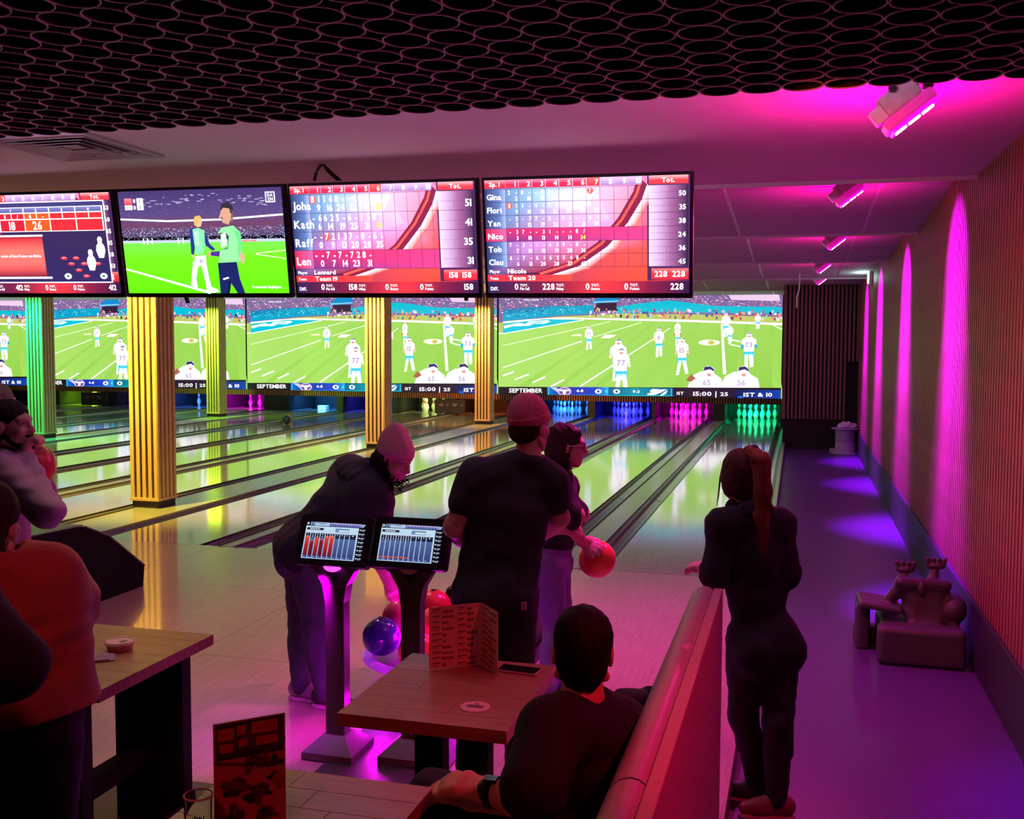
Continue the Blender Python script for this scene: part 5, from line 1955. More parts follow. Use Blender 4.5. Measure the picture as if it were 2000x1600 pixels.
def hand_prims(w, fwd, palm, thumb, curl=.5, s=1.):
    """fingers point along fwd and bend toward palm; thumb gives the thumb side"""
    f = nrm(fwd)
    n = nrm(np.asarray(palm)-f*(np.asarray(palm)@f))
    l = nrm(np.asarray(thumb)-f*(np.asarray(thumb)@f)-n*(np.asarray(thumb)@n))
    P = []
    for i in range(4):
        k = w+f*(.088-.004*abs(i-1))*s+l*(.031-.0205*i)*s
        P.append(Cn(w+l*(.015-.010*i)*s, k, .0165*s, .0125*s))
        a = curl*(.35+.06*i)
        p, r = k, .0092*s
        for j, ln in enumerate(np.array([.042, .026, .021])*(1, 1.08, 1.0, .82)[i]):
            d = f*math.cos(a)+n*math.sin(a)
            e = p+d*ln*s
            P.append(Cn(p, e, r, r*.9))
            p, r = e, r*.9
            a += curl*(.75, .55, .4)[j]
    b = w+f*.022*s+l*.024*s+n*.006*s
    d1 = nrm(f*.55+l*.75+n*.35)
    p1 = b+d1*.040*s
    d2 = nrm(f*.85+l*.25+n*(.3+.5*curl))
    p2 = p1+d2*.032*s
    p3 = p2+nrm(f+n*.6*curl)*.024*s
    P += [Cn(b, p1, .015*s, .012*s), Cn(p1, p2, .0115*s, .0105*s), Cn(p2, p3, .0105*s, .0085*s)]
    return P


EYEW = mat('eye_white', (.5, .48, .46), .4, spec=.2)
IRIS = mat('eye_iris', (.05, .03, .02), .2)


def add_eyes(eyes, fr, parent):
    for e in eyes:
        o = Geo().ball(e, .0125, 14, 8).build('eye', EYEW, parent, smooth=True)
        Geo().ball(e+fr[1]*.0075, .0065, 10, 6).build('iris', IRIS, o, smooth=True)


def shoes(J, parent, m, msole, S, toe):
    a = J['an'+S]
    fz = J['floor']+.0
    d = nrm((toe-a)*V(1, 1, 0))
    heel = V(a[0], a[1], fz+.05)-d*.045
    toe_ = V(toe[0], toe[1], fz+.04)
    side = np.cross(d, (0, 0, 1))
    P = [Cn(heel, heel+d*.13+V(0, 0, .0), .034, .033), Cn(heel+d*.1, toe_, .035, .026), Cn(heel+V(0, 0, .02), V(a[0], a[1], fz+.09), .033, .036), Cn(heel+d*.06+V(0, 0, .03), toe_-d*.04, .030, .022)]
    soft('shoe', P, m, parent, vox=.008, k=.025, cuts=(((0, 0, fz+.018), (0, 0, -1)),))
    P = [Cn(V(heel[0], heel[1], fz+.0), V(toe_[0], toe_[1], fz+.0), .038, .031)]
    soft('shoe_sole', P, msole, parent, vox=.007, k=.01, cuts=(((0, 0, fz+.022), (0, 0, 1)), ((0, 0, fz+.001), (0, 0, -1))))


def strands(name, roots, m, parent, r=.004, seg=7):
    G = Geo()
    for pts in roots:
        G.tube(pts, r, 5, r*.35)
    return G.build(name, m, parent, smooth=True)


def person(label, J, head, hf, hu, hands, body_parts=True, vox=.008, skin=SKIN, bust=0., s=1., belly=0., feet=None):
    base = J['root']
    t = thing('person', label, 'person', tuple(base))
    P = torso_prims(J, s, bust, belly)
    for S in 'LR':
        P += arm_prims(J, S, s)+leg_prims(J, S, s)
        if feet:
            P += foot_prims(J['an'+S], feet[S])
    hp, sub, eyes, fr = head_prims(head, hf, hu)
    P += [Cn(J['neck']-nrm(J['neck']-J['hipL'])*.03, head-fr[2]*.05-fr[1]*.012, .057*s, .052*s)]
    for h in hands:
        P += h
    v, q = surf(P, vox=vox, k=.022)
    # the finer head joins the same skin
    mb = mesh_np('body', v, q, skin, t)
    v2, q2 = surf(hp, vox=.0052, k=.014, sub=sub)
    n = len(v)
    bpy.data.meshes.remove(mb.data)
    mb = mesh_np('body', np.concatenate([v, v2]), np.concatenate([q, q2+n]), skin, t)
    add_eyes(eyes, fr, t)
    return t, fr


def garment(name, prims, m, parent, inf=.012, noise=.0025, f=38., vox=.009, cuts=(), k=.03, seed=0., sub=()):
    return soft(name, [infl(p, inf) for p in prims], m, parent, vox=vox, k=k, noise=wob(noise, f, seed) if noise else None, cuts=cuts, sub=sub)


def trousers(J, m, parent, inf=.014, s=1., seed=1., waist=.14, hem=None):
    sm, hm = (J['shL']+J['shR'])/2, (J['hipL']+J['hipR'])/2
    up = nrm(sm-hm)
    P = torso_prims(J, s)[1:5]
    for S in 'LR':
        P += leg_prims(J, S, s)
    cuts = [(hm+up*waist, up)]
    return garment('trousers', P, m, parent, inf, .0030, 42, cuts=cuts, seed=seed, k=.02)


def shirt(name, J, m, parent, sleeve=.6, inf=.016, s=1., hemd=.02, seed=2., noise=.003, bust=0., belly=0., box=0., k=.03):
    """sleeve: fraction of the upper arm covered; 2 = long sleeve to the wrist"""
    sm, hm = (J['shL']+J['shR'])/2, (J['hipL']+J['hipR'])/2
    up = nrm(sm-hm)
    P = torso_prims(J, s, bust, belly)
    if box:
        fs = frame(up, J['shR']-J['shL'])
        for sg in (-1, 1):
            P.append(Cn(hm+fs[0]*sg*box-up*.05, hm+up*np.linalg.norm(sm-hm)*.7+fs[0]*sg*box, .085))
    arms = []
    for S in 'LR':
        sh, el, wr = J['sh'+S], J['el'+S], J['wr'+S]
        if sleeve >= 2:
            arms += [Cn(sh, el, .058*s, .050*s), Cn(el, el+(wr-el)*.93, .050*s, .036*s)]
        else:
            e = sh+(el-sh)*sleeve
            arms += [Cn(sh, e, .060*s, .060*s)]
    cuts = [(hm-up*hemd, -up)]
    return garment(name, P+arms, m, parent, inf, noise, 34, cuts=cuts, seed=seed, k=k, sub=[Cn(J['neck']+up*.055, J['neck']+up*.25, .075, .11)])


BLK = mat('cloth_black', (.006, .0055, .007), .9, var=.2)
NAVY = mat('cloth_navy', (.010, .009, .020), .9, var=.2)
JEANP = mat('jeans_violet', (.18, .12, .34), .8, var=.15, scale=80, bump=.1)
JEAND = mat('jeans_dark', (.05, .04, .10), .8, var=.2, scale=80, bump=.1)
LEGG = mat('leggings_black', (.006, .005, .007), .8, var=.15)
REDS = mat('sweater_red', (.34, .06, .06), .9, var=.12, scale=120, bump=.15, sheen=.3)
SHIRTP = mat('shirt_mauve', (.30, .20, .34), .8, var=.1, scale=40, bump=.05)
BEANR = mat('beanie_rose', (.62, .16, .22), .9, var=.1, scale=150, bump=.3, sheen=.3)
BEANP = mat('beanie_pink', (.66, .36, .40), .9, var=.1, scale=150, bump=.3, sheen=.3)
HAIRB = mat('hair_brown', (.030, .015, .010), .75, spec=.12, var=.3, scale=90, bump=.2)
HAIRK = mat('hair_black', (.010, .007, .006), .75, spec=.12, var=.3, scale=90, bump=.2)
HAIRR = mat('hair_auburn', (.16, .05, .025), .6, spec=.2, var=.3, scale=90, bump=.2, stretch=(6, 6, 1))
SHOEB = mat('shoe_blue', (.03, .05, .30), .5)
SHOED = mat('shoe_dark', (.03, .025, .035), .5)
SOLE = mat('sole_white', (.6, .55, .6), .5)


def beanie(c, fr, m, parent, peak=.03, tiltb=.0, drop=.0):
    r, f, u = fr
    q = lambda x, y, z: c+r*x+f*y+u*z
    P = [El(q(0, -.014, .045), (.088, .107, .085), fr), El(q(0, -.03-tiltb, .095), (.060, .068, .052+peak), fr)]
    o = soft('beanie', P, m, parent, vox=.006, k=.05, noise=wob(.0012, 160, 1), cuts=((q(0, 0, .018-drop), -(u*.97-f*.24)),))
    P = [El(q(0, -.014, .040), (.093, .112, .080), fr)]
    soft('beanie_cuff', P, m, parent, vox=.006, k=.02, noise=wob(.001, 180, 2), cuts=((q(0, 0, .014-drop), -(u*.97-f*.24)), (q(0, 0, .062-drop), (u*.97-f*.24))))


# --- man in a black T-shirt with a rose beanie, seen from behind
J = dict(neck=D(1036, 890, 4.66), shL=D(930, 930, 4.62), shR=D(1074, 938, 4.70), elL=D(886, 1030, 4.60), elR=D(1093, 1012, 4.75), wrL=D(930, 1080, 4.90), wrR=D(1040, 1058, 4.98),
         hipL=D(930, 1155, 4.66), hipR=D(1006, 1155, 4.70), knL=D(922, 1325, 4.68), knR=D(1010, 1325, 4.62), floor=0.)
J['anL'], J['anR'] = at(915, 1493, Z=.09), at(1012, 1490, Z=.09)
J['root'] = V((J['anL'][0]+J['anR'][0])/2, (J['anL'][1]+J['anR'][1])/2, 0)
hc = D(1036, 832, 4.68)
hf = V(.42, .9, -.05)
hl = hand_prims(J['wrL'], (.7, .5, .1), (0, -.3, .9), (0, 1, .2), .8)
hr = hand_prims(J['wrR'], (-.7, .4, 0), (0, -.3, .9), (0, 1, .2), .8)
t, fr = person('man in a black T-shirt and rose beanie, standing with his back turned', J, hc, hf, V(0, 0, 1), [hl, hr], s=1.04, vox=.008)
shirt('t_shirt', J, BLK, t, .50, .018, 1.0, hemd=.06, seed=1, box=.085)
trousers(J, BLK, t, .016, 1.06, waist=.12)
for S in 'LR':
    shoes(J, t, SHOED, SOLE, S, J['an'+S]+V(.06 if S == 'R' else -.02, .17, 0))
beanie(hc, fr, BEANR, t, .002, .0)
q = lambda x, y, z: hc+fr[0]*x+fr[1]*y+fr[2]*z
soft('hair', [El(q(0, -.035, .005), (.079, .080, .070), fr), El(q(0, -.055, -.035), (.060, .048, .045), fr)], HAIRB, t, vox=.006, k=.03, noise=wob(.0015, 120), cuts=((q(0, .02, 0), fr[1]),))
p = D(1023, 1184, 4.55)
Geo().box((p[0]-.012, p[1]-.008, p[2]-.018), (p[0]+.012, p[1]+.004, p[2]+.018), .002).build('pocket_tag', mat('tag_rose', (.5, .2, .25), .6), t)
# small tattoos on the left arm
tt = Geo()
for (x, y) in ((884, 985), (888, 992), (883, 1000), (890, 978), (886, 1008)):
    p = D(x, y, 4.565)
    tt.box((p[0]-.004, p[1]-.001, p[2]-.007), (p[0]+.004, p[1]+.001, p[2]+.007))
tt.build('tattoo', mat('ink', (.06, .03, .05), .6), t)

# --- woman with glasses holding the orange ball
J = dict(neck=D(1098, 922, 5.76), shL=D(1106, 948, 5.95), shR=D(1084, 946, 5.62), elL=D(1116, 1026, 6.06), elR=D(1052, 1016, 5.50), wrL=D(1134, 1056, 6.06), wrR=D(1132, 1050, 5.80),
         hipL=D(1080, 1112, 5.92), hipR=D(1068, 1114, 5.66), knL=D(1098, 1230, 5.98), knR=D(1086, 1232, 5.66), floor=0.)
J['anL'], J['anR'] = at(1078, 1330, Z=.09), at(1068, 1352, Z=.09)
J['root'] = V((J['anL'][0]+J['anR'][0])/2, (J['anL'][1]+J['anR'][1])/2, 0)
hc = D(1108, 870, 5.78)
hf = V(.96, .27, .0)
ballc = D(1166, 1092, 5.95)
BR = .1085


def on_ball(x, y, lift=.008):
    """place on the near side of the held ball under a photo pixel"""
    r = nrm(FW+RT*(x-1000)/FPX+UP*(800-y)/FPX)
    m = ballc-CAM
    b_ = r@m
    c_ = m@m-(BR+lift)**2
    disc = b_*b_-c_
    if disc < 0:
        p_ = CAM+r*b_
        return ballc+nrm(p_-ballc)*(BR+lift)
    return CAM+r*(b_-math.sqrt(disc))


kn = [on_ball(1152, 1059, .012), on_ball(1149, 1064, .014), on_ball(1146, 1069, .014), on_ball(1143, 1075, .012)]
tp = [(on_ball(1161, 1062), on_ball(1170, 1065), on_ball(1177, 1069)), (on_ball(1159, 1069), on_ball(1169, 1073), on_ball(1176, 1078)), (on_ball(1154, 1075), on_ball(1163, 1080), on_ball(1169, 1085)), (on_ball(1148, 1080), on_ball(1154, 1085), on_ball(1158, 1090))]
hr = []
for k in range(4):
    hr.append(Cn(J['wrR'], kn[k], .018, .0125))
    a = kn[k]
    for e in tp[k]:
        hr.append(Cn(a, e, .0095, .0085))
        a = e
b1_, b2_ = on_ball(1156, 1056, .012), on_ball(1166, 1056, .009)
hr += [Cn(J['wrR'], b1_, .016, .012), Cn(b1_, b2_, .011, .0095), Cn(b2_, on_ball(1172, 1059, .008), .0095, .008)]
hl = hand_prims(J['wrL'], ballc+V(0, .10, .02)-J['wrL'], V(0, -.9, -.2), V(-.3, 0, 1), .9)
t, fr = person('woman with glasses and wavy dark hair, holding an orange ball', J, hc, hf, V(.05, 0, 1), [hr, hl], bust=.03, s=.93, vox=.0065)
TOP = shirt('t_shirt', J, BLK, t, .70, .010, .95, hemd=.05, seed=3, bust=.012)
trousers(J, JEANP, t, .014, .96, seed=2)
for S in 'LR':
    shoes(J, t, SHOEB, SOLE, S, J['an'+S]+V(.15, .05, 0))
q = lambda x, y, z: hc+fr[0]*x+fr[1]*y+fr[2]*z
hp = [El(q(0, -.028, .040), (.088, .100, .088), fr), El(q(.05, -.045, -.05), (.045, .055, .10), fr), El(q(-.05, -.045, -.05), (.045, .055, .10), fr), El(q(0, -.075, -.05), (.07, .05, .10), fr),
      El(q(.06, -.03, -.12), (.035, .045, .07), fr), El(q(-.06, -.03, -.12), (.035, .045, .07), fr), Cn(q(.05, .05, .075), q(.072, .055, .03), .022, .014), Cn(q(-.05, .05, .075), q(-.072, .055, .03), .022, .014)]
soft('hair', hp, HAIRB, t, vox=.006, k=.025, noise=wob(.004, 120, 3), cuts=())
rs = random.Random(8)
rt_ = []
for i in range(90):
    a = rs.uniform(-2.6, 2.6)
    p0 = q(.075*math.sin(a), -.04-.06*abs(math.cos(a)) if abs(a) < 1.3 else -.02, rs.uniform(-.03, .03))
    ln = rs.uniform(.10, .19)
    ph = rs.uniform(0, 6)
    rt_.append([p0+V(rs.uniform(-.01, .01)*j+.010*math.sin(ph+j*1.5), .010*math.cos(ph+j*1.5), -ln*j/6.)+fr[0]*.004*math.sin(a)*j for j in range(7)])
strands('hair_strands', rt_, HAIRB, t, .005)
# glasses
GM = mat('glasses_frame', (.3, .3, .34), .2, metal=.8)
gl = Geo()
for s_ in (-1, 1):
    c_ = q(s_*.033, .098, .006)
    ring = [c_+fr[0]*.026*math.cos(a)+fr[2]*.020*math.sin(a) for a in np.linspace(0, 2*math.pi, 17)]
    gl.tube(ring, .0022, 6)
    gl.tube([q(s_*.059, .096, .010), q(s_*.078, .04, .008), q(s_*.079, -.01, .004)], .002, 6)
gl.tube([q(-.008, .100, .010), q(.008, .100, .010)], .002, 6)
go = gl.build('glasses', GM, t, smooth=True)
LENSG = mat('lens_glass', (.9, .9, .95), .02, trans=1.0, var=0)
for s_ in (-1, 1):
    c_ = q(s_*.033, .098, .006)
    ring = [c_+fr[0]*.025*math.cos(a)+fr[2]*.019*math.sin(a) for a in np.linspace(0, 2*math.pi, 17)[:-1]]
    mesh('lens', [p_ for p_ in ring]+[p_-fr[1]*.0012 for p_ in ring], [tuple(range(16)), tuple(range(31, 15, -1))]+[(i, 16+i, 16+(i+1) % 16, (i+1) % 16) for i in range(16)], LENSG, go)
ball(tuple(ballc), ORB, 'orange ball held in the hand of the woman with glasses', (.9, .2, 0))

# --- man in a pink beanie bending over the ball return
J = dict(neck=D(738, 928, 5.52), shL=D(686, 932, 5.76), shR=D(722, 972, 5.44), elL=D(800, 1030, 5.85), elR=D(742, 1082, 5.38), wrL=D(840, 1100, 6.05), wrR=D(763, 1148, 5.60),
         hipL=D(590, 1072, 5.74), hipR=D(604, 1096, 5.50), knL=D(592, 1215, 5.76), knR=D(622, 1225, 5.45), floor=0.)
J['elL'] = D(705, 1030, 5.9)
J['wrL'] = D(660, 1100, 5.9)
J['anL'], J['anR'] = at(590, 1335, Z=.09), at(636, 1350, Z=.09)
J['root'] = V((J['anL'][0]+J['anR'][0])/2, (J['anL'][1]+J['anR'][1])/2, 0)
hc = D(772, 893, 5.45)
hf = nrm(V(.80, -.30, -.42))
hu = nrm(V(.36, -.10, .93))
pk = D(782, 1206, 6.0)
hr = hand_prims(J['wrR'], pk+V(0, -.02, .10)-J['wrR'], V(.2, .5, -.8), V(.9, -.3, .2), .55)
hl = hand_prims(J['wrL'], V(.2, 0, -1), V(0, 1, 0), V(1, 0, 0), .6)
t, fr = person('man in a pink beanie and dark hoodie bending over the ball return', J, hc, hf, hu, [hr, hl], s=1.02, vox=.0068)
HJ = dict(J)
shirt('hoodie', J, NAVY, t, .95, .028, 1.14, hemd=.06, seed=5, noise=.004, k=.09, box=.06)
trousers(J, JEAND, t, .020, 1.08, seed=4, waist=.10)
soft('hood', [Cn(D(688, 918, 5.62), D(722, 912, 5.50), .06, .05), Cn(D(676, 925, 5.60), D(700, 935, 5.45), .05, .05)], NAVY, t, vox=.009, k=.05, noise=wob(.004, 40, 2))
for S in 'LR':
    shoes(J, t, SHOED if S == 'R' else mat('shoe_mauve', (.35, .25, .4), .5), SOLE, S, J['an'+S]+V(.17, -.02, 0))
beanie(hc, fr, BEANP, t, .030, .012, .004)
q = lambda x, y, z: hc+fr[0]*x+fr[1]*y+fr[2]*z
soft('hair', [El(q(0, -.04, -.01), (.090, .075, .07), fr), El(q(.055, -.04, -.06), (.04, .055, .06), fr), El(q(-.055, -.04, -.06), (.04, .055, .06), fr), El(q(0, -.07, -.06), (.07, .05, .06), fr)], HAIRK, t, vox=.006, k=.03, noise=wob(.006, 110, 4), cuts=((q(0, 0, .03), fr[2]),))
rt_ = []
for i in range(40):
    if i < 22:
        p0 = q(rs.uniform(-.055, .055), rs.uniform(.02, .085), rs.uniform(-.10, -.08))
        ln = rs.uniform(.04, .085)
    else:
        p0 = q(rs.choice((-1, 1))*rs.uniform(.06, .085), rs.uniform(-.06, .02), rs.uniform(-.08, -.04))
        ln = rs.uniform(.07, .12)
    ph = rs.uniform(0, 6)
    rt_.append([p0+V(.012*math.sin(ph+j*1.9), .012*math.cos(ph+j*1.9), -ln*j/7.) for j in range(8)])
strands('curls', rt_, HAIRK, t, .0042)
soft('beard', [El(q(0, .052, -.096), (.034, .034, .030), fr), El(q(.045, .02, -.075), (.018, .03, .03), fr), El(q(-.045, .02, -.075), (.018, .03, .03), fr)], HAIRK, t, vox=.005, k=.02, noise=wob(.003, 150, 1))

# --- woman with a ponytail leaning on the bench
FZ = ZW
J = dict(neck=D(1463, 994, 4.50), shL=D(1411, 1024, 4.46), shR=D(1520, 1022, 4.54), elL=D(1396, 1124, 4.44), elR=D(1536, 1120, 4.52), wrL=D(1384, 1113, 4.72), wrR=D(1470, 1112, 4.80),
         hipL=D(1458, 1255, 4.50), hipR=D(1522, 1258, 4.54), knL=D(1452, 1405, 4.52), knR=D(1520, 1415, 4.44), floor=FZ)
J['anL'], J['anR'] = at(1478, 1532, Z=FZ+.085), at(1516, 1562, Z=FZ+.085)
J['root'] = V((J['anL'][0]+J['anR'][0])/2, (J['anL'][1]+J['anR'][1])/2, FZ)
hc = D(1446, 930, 4.54)
hf = nrm(V(-.30, .95, -.06))
hl = hand_prims(J['wrL'], (-.55, .5, .0), (.2, .2, -1), (.5, 1, 0), .5, .92)
hr = hand_prims(J['wrR'], (-.8, .3, 0), (.2, .3, -1), (0, 1, .3), .5, .92)
t, fr = person('woman with a red-lit ponytail in black, leaning on the bench back', J, hc, hf, V(-.02, 0, 1), [hl, hr], s=.92, vox=.0075, bust=.02)
shirt('sweater', J, mat('cloth_black_knit', (.007, .005, .008), .9, var=.2, scale=150, bump=.1), t, 2, .014, .92, hemd=.07, seed=6, noise=.0035)
trousers(J, LEGG, t, .010, .93, seed=5, waist=.08)
soft('collar', [Cn(J['neck']+V(-.06, .01, .0), J['neck']+V(.06, .01, .0), .045), Cn(J['neck']+V(0, .05, .0), J['neck']+V(0, -.05, .0), .045)], MATS['cloth_black_knit'], t, vox=.008, k=.03)
shoes(J, t, SHOED, SOLE, 'L', J['anL']+V(-.14, .02, 0))
shoes(J, t, mat('shoe_red', (.25, .06, .08), .5), SOLE, 'R', J['anR']+V(-.13, -.02, 0))
q = lambda x, y, z: hc+fr[0]*x+fr[1]*y+fr[2]*z
soft('hair', [El(q(0, -.020, .036), (.083, .102, .090), fr), El(q(0, -.055, -.03), (.066, .055, .075), fr), El(q(-.055, -.01, -.03), (.030, .05, .06), fr), El(q(.055, -.01, -.03), (.030, .05, .06), fr)], mat('hair_dark_auburn', (.05, .018, .012), .7, spec=.15, var=.3, scale=90, bump=.2), t, vox=.006, k=.03, noise=wob(.0018, 120, 2))
pt0 = D(1468, 884, 4.38)
pts = [pt0, D(1487, 900, 4.34), D(1491, 960, 4.35), D(1488, 1010, 4.36), D(1494, 1050, 4.37), D(1492, 1078, 4.38)]
rad = [.028, .036, .036, .030, .022, .010]
pony = soft('ponytail', [Cn(pts[i], pts[i+1], rad[i], rad[i+1]) for i in range(5)], HAIRR, t, vox=.005, k=.02, noise=wob(.0035, 170, 5, (1, 1, .15)))
soft('hair_tie', [Cn(D(1462, 880, 4.42), D(1474, 878, 4.38), .022, .020)], MATTE, pony, vox=.005, k=.01)
rt_ = []
for i in range(26):
    o_ = V(rs.uniform(-.025, .025), rs.uniform(-.03, .0), 0)
    rt_.append([p_+o_*(1.1-.1*j)+V(.004*math.sin(j*1.3+i), 0, 0) for j, p_ in enumerate(pts)])
for i in range(5):
    p0 = q(-.075, .03+.008*i, .03-.01*i)
    rt_.append([p0+V(-.002*j, .0, -.022*j) for j in range(7)])
strands('hair_strands', rt_, HAIRR, t, .0035)

# --- seated man in the foreground
J = dict(neck=D(1140, 1362, 2.76), shL=D(1078, 1428, 2.62), shR=D(1208, 1424, 2.84), elL=D(1035, 1560, 2.48), elR=D(1215, 1590, 2.78), wrL=D(955, 1548, 2.56), wrR=D(925, 1560, 2.70),
         hipL=D(1100, 1655, 2.72), hipR=D(1160, 1655, 2.92), knL=D(850, 1560, 2.90), knR=D(905, 1600, 3.12), floor=0.)
J['anL'] = V(J['knL'][0]-.02, J['knL'][1]+.12, .09)
J['anR'] = V(J['knR'][0]+.02, J['knR'][1]+.12, .09)
J['root'] = V((J['anL'][0]+J['anR'][0])/2, (J['anL'][1]+J['anR'][1])/2, 0)
hc = D(1138, 1268, 2.78)
hf = nrm(V(-.20, .98, -.04))
hl = hand_prims(J['wrL'], D(890, 1528, 2.62)-J['wrL'], V(.1, .3, -1), V(.2, 1, .3), .55)
hr = hand_prims(J['wrR'], D(880, 1545, 2.75)-J['wrR'], V(.1, .2, -1), V(0, 1, .4), .5)
t, fr = person('seated man with short dark hair in a black T-shirt, arms resting', J, hc, hf, V(.03, -.03, 1), [hl, hr], s=1.04, vox=.0062)
shirt('t_shirt', J, BLK, t, .85, .020, 1.10, hemd=.05, seed=7)
trousers(J, NAVY, t, .018, 1.08, seed=6)
for S in 'LR':
    shoes(J, t, SHOED, SOLE, S, J['an'+S]+V(-.08, .15, 0))
q = lambda x, y, z: hc+fr[0]*x+fr[1]*y+fr[2]*z
soft('hair', [El(q(0, -.020, .036), (.081, .101, .090), fr), El(q(0, -.062, -.025), (.066, .048, .070), fr)], HAIRK, t, vox=.0055, k=.03, noise=wob(.0016, 190, 3), sub=[El(q(s_*.09, -.008, -.02), (.03, .03, .045), fr) for s_ in (-1, 1)])
w0 = J['elL']+(J['wrL']-J['elL'])*.86
w1 = J['elL']+(J['wrL']-J['elL'])*.97
wt = soft('wrist_watch', [Cn(w0, w1, .0375)], BLACK, t, vox=.005, k=.005)
Geo().box((-.018, -.018, 0), (.018, .018, .008), .003).xf(Matrix.Translation(Vector((w0+w1)/2+V(0, -.012, .036)))).build('watch_face', mat('watch_glass', (.02, .02, .03), .1), wt)

# jacket lying on the bench behind his shoulder
p = D(1228, 1372, 2.95)
t = thing('jacket', 'crumpled dark jacket lying on the bench beside the seated man', 'jacket', (p[0], p[1], .475))
soft('cloth', [Cn(D(1205, 1400, 3.05), D(1262, 1370, 3.2), .06, .045), Cn(D(1230, 1405, 3.1), D(1265, 1400, 3.2), .07, .06), Cn((p[0]-.03, p[1], .55), (p[0]-.03, p[1]+.25, .53), .075, .07), Cn((p[0]-.04, p[1]+.1, .6), D(1240, 1392, 3.1), .07, .05)], NAVY, t, vox=.009, k=.05, noise=wob(.006, 55, 6), cuts=(((0, 0, .477), (0, 0, -1)),))

# --- bearded man holding a red ball, left
J = dict(neck=D(4, 884, 4.92), shL=D(-22, 920, 5.12), shR=D(6, 928, 4.76), elL=D(88, 985, 5.10), elR=D(92, 1000, 4.72), wrL=D(62, 905, 5.10), wrR=D(46, 897, 4.88),
         hipL=D(-10, 1120, 5.04), hipR=D(14, 1124, 4.78), knL=D(0, 1290, 5.05), knR=D(26, 1295, 4.80), floor=0.)
J['anL'], J['anR'] = at(-5, 1420, Z=.09), at(18, 1445, Z=.09)
J['root'] = V((J['anL'][0]+J['anR'][0])/2, (J['anL'][1]+J['anR'][1])/2, 0)
hc = D(22, 830, 4.90)
hf = nrm(V(.97, .12, -.10))
hr = hand_prims(J['wrR'], D(54, 868, 4.90)-J['wrR'], V(.7, .5, .2), V(-.4, .3, .8), 1.5, .95)
hl = hand_prims(J['wrL'], V(.4, -.2, .6), V(.5, -.8, 0), V(0, -.3, 1), .7)
t, fr = person('bearded man in a mauve shirt resting his chin on his fist', J, hc, hf, V(-.06, 0, 1), [hr, hl], s=1.02, vox=.0072)
shirt('shirt', J, SHIRTP, t, 2, .020, 1.06, hemd=.06, seed=8, noise=.0045)
soft('collar', [Cn(J['neck']+V(-.05, -.04, .005), J['neck']+V(.05, -.03, -.01), .035), Cn(J['neck']+V(-.05, .04, .005), J['neck']+V(.05, .03, -.01), .035)], SHIRTP, t, vox=.008, k=.03)
trousers(J, NAVY, t, .016, 1.04, seed=7)
for S in 'LR':
    shoes(J, t, SHOED, SOLE, S, J['an'+S]+V(.17, .02, 0))
q = lambda x, y, z: hc+fr[0]*x+fr[1]*y+fr[2]*z
soft('hair', [El(q(0, -.018, .042), (.080, .100, .084), fr), El(q(0, -.060, -.015), (.066, .048, .065), fr)], HAIRK, t, vox=.0055, k=.03, noise=wob(.0016, 180, 5), cuts=((q(0, .048, .0), nrm(fr[1]-.75*fr[2])),), sub=[El(q(s_*.09, -.008, -.015), (.03, .028, .04), fr) for s_ in (-1, 1)])
soft('beard', [El(q(0, .056, -.096), (.036, .030, .026), fr), Cn(q(.060, .0, -.055), q(.03, .045, -.095), .018), Cn(q(-.060, .0, -.055), q(-.03, .045, -.095), .018), Cn(q(-.02, .090, -.056), q(.02, .090, -.056), .0065)], HAIRK, t, vox=.005, k=.012, noise=wob(.002, 200, 1))
ball(tuple(D(64, 908, 5.02)), REDB, 'red ball held under the chin of the bearded man', (.5, .5, 0))

# --- man standing behind the bearded man
J = dict(neck=D(-16, 852, 5.60), shL=D(-70, 885, 5.75), shR=D(22, 890, 5.50), elL=D(-80, 980, 5.75), elR=D(10, 985, 5.60), wrL=D(-60, 1040, 5.80), wrR=D(0, 1050, 5.75),
         hipL=D(-50, 1080, 5.70), hipR=D(-2, 1080, 5.55), knL=D(-50, 1215, 5.70), knR=D(-2, 1215, 5.55), floor=0.)
J['anL'], J['anR'] = at(-50, 1330, Z=.09), at(-2, 1345, Z=.09)
J['root'] = V((J['anL'][0]+J['anR'][0])/2, (J['anL'][1]+J['anR'][1])/2, 0)
hc = D(-6, 790, 5.60)
t, fr = person('brown-haired person standing behind the bearded man, mostly hidden', J, hc, nrm(V(.3, .95, 0)), V(0, 0, 1), [], s=1., vox=.012)
shirt('shirt', J, BLK, t, 2, .018, 1.05, hemd=.05, seed=9)
trousers(J, BLK, t, .016, 1.04, seed=8)
for S in 'LR':
    shoes(J, t, SHOED, SOLE, S, J['an'+S]+V(.04, .16, 0))
q = lambda x, y, z: hc+fr[0]*x+fr[1]*y+fr[2]*z
soft('hair', [El(q(0, -.020, .036), (.084, .104, .090), fr), El(q(0, -.062, -.025), (.068, .048, .070), fr)], mat('hair_grey_brown', (.14, .09, .07), .6, var=.3, scale=120, bump=.2), t, vox=.006, k=.03, noise=wob(.0022, 150, 3))

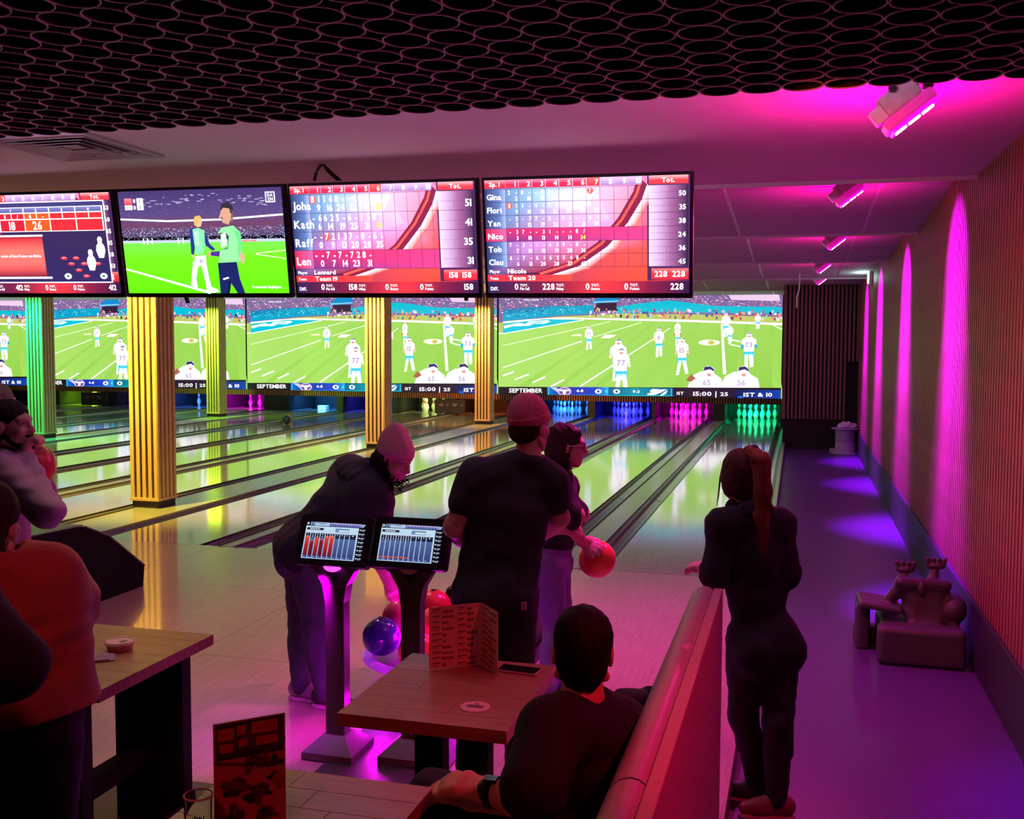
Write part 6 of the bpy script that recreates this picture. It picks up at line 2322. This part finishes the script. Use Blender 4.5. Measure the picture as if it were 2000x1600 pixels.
# --- person in the red sweater, foreground left
J = dict(neck=D(-4, 1092, 2.92), shL=D(-128, 1140, 2.86), shR=D(84, 1134, 2.98), elL=D(-170, 1250, 2.9), elR=D(128, 1178, 3.10), wrL=D(-120, 1330, 3.1), wrR=D(84, 1240, 3.32),
         hipL=D(-60, 1400, 2.90), hipR=D(80, 1395, 2.98), knL=D(-60, 1680, 2.90), knR=D(85, 1680, 2.98), floor=0.)
J['anL'] = V(J['knL'][0], J['knL'][1], .09)
J['anR'] = V(J['knR'][0], J['knR'][1], .09)
J['root'] = V((J['anL'][0]+J['anR'][0])/2, (J['anL'][1]+J['anR'][1])/2, 0)
hc = D(-22, 1022, 2.93)
t, fr = person('person in a loose red sweater seen from behind, beside the left table', J, hc, nrm(V(-.2, .98, 0)), V(0, 0, 1), [], s=1., vox=.010)
shirt('sweater', J, REDS, t, 2, .032, 1.14, hemd=-.0, seed=10, noise=.004, belly=.02, k=.05, box=.135)
trousers(J, NAVY, t, .020, 1.12, seed=9, waist=.06)
for S in 'LR':
    shoes(J, t, SHOED, SOLE, S, J['an'+S]+V(0, .17, 0))
q = lambda x, y, z: hc+fr[0]*x+fr[1]*y+fr[2]*z
soft('hair', [El(q(0, -.020, .036), (.086, .104, .092), fr), El(q(0, -.062, -.05), (.078, .055, .12), fr), El(q(0, -.07, -.14), (.07, .04, .09), fr)], HAIRB, t, vox=.006, k=.03, noise=wob(.003, 120, 3, (1, 1, .3)))

# --- person in dark sleeves at the very edge
J = dict(neck=D(-190, 1120, 2.34), shL=D(-300, 1170, 2.3), shR=D(-90, 1170, 2.36), elL=D(-340, 1330, 2.3), elR=D(20, 1300, 2.34), wrL=D(-280, 1400, 2.45), wrR=D(-45, 1345, 2.46),
         hipL=D(-270, 1520, 2.3), hipR=D(-140, 1520, 2.36), knL=D(-270, 1850, 2.3), knR=D(-140, 1850, 2.36), floor=0.)
J['anL'] = V(J['knL'][0], J['knL'][1], .09)
J['anR'] = V(J['knR'][0], J['knR'][1], .09)
J['root'] = V((J['anL'][0]+J['anR'][0])/2, (J['anL'][1]+J['anR'][1])/2, 0)
hc = D(-200, 1010, 2.35)
hr = hand_prims(J['wrR'], V(-.8, .3, .1), V(0, 0, 1), V(0, 1, 0), .6)
t, fr = person('person with a dark sleeve at the left edge, only the elbow showing', J, hc, nrm(V(0, 1, 0)), V(0, 0, 1), [hr], s=1.0, vox=.010)
shirt('sweater', J, NAVY, t, 2, .022, 1.1, hemd=.05, seed=11, noise=.004)
trousers(J, BLK, t, .018, 1.08, seed=10)
for S in 'LR':
    shoes(J, t, SHOED, SOLE, S, J['an'+S]+V(0, .17, 0))
q = lambda x, y, z: hc+fr[0]*x+fr[1]*y+fr[2]*z
soft('hair', [El(q(0, -.020, .036), (.084, .104, .092), fr), El(q(0, -.062, -.03), (.070, .050, .08), fr)], HAIRK, t, vox=.007, k=.03)
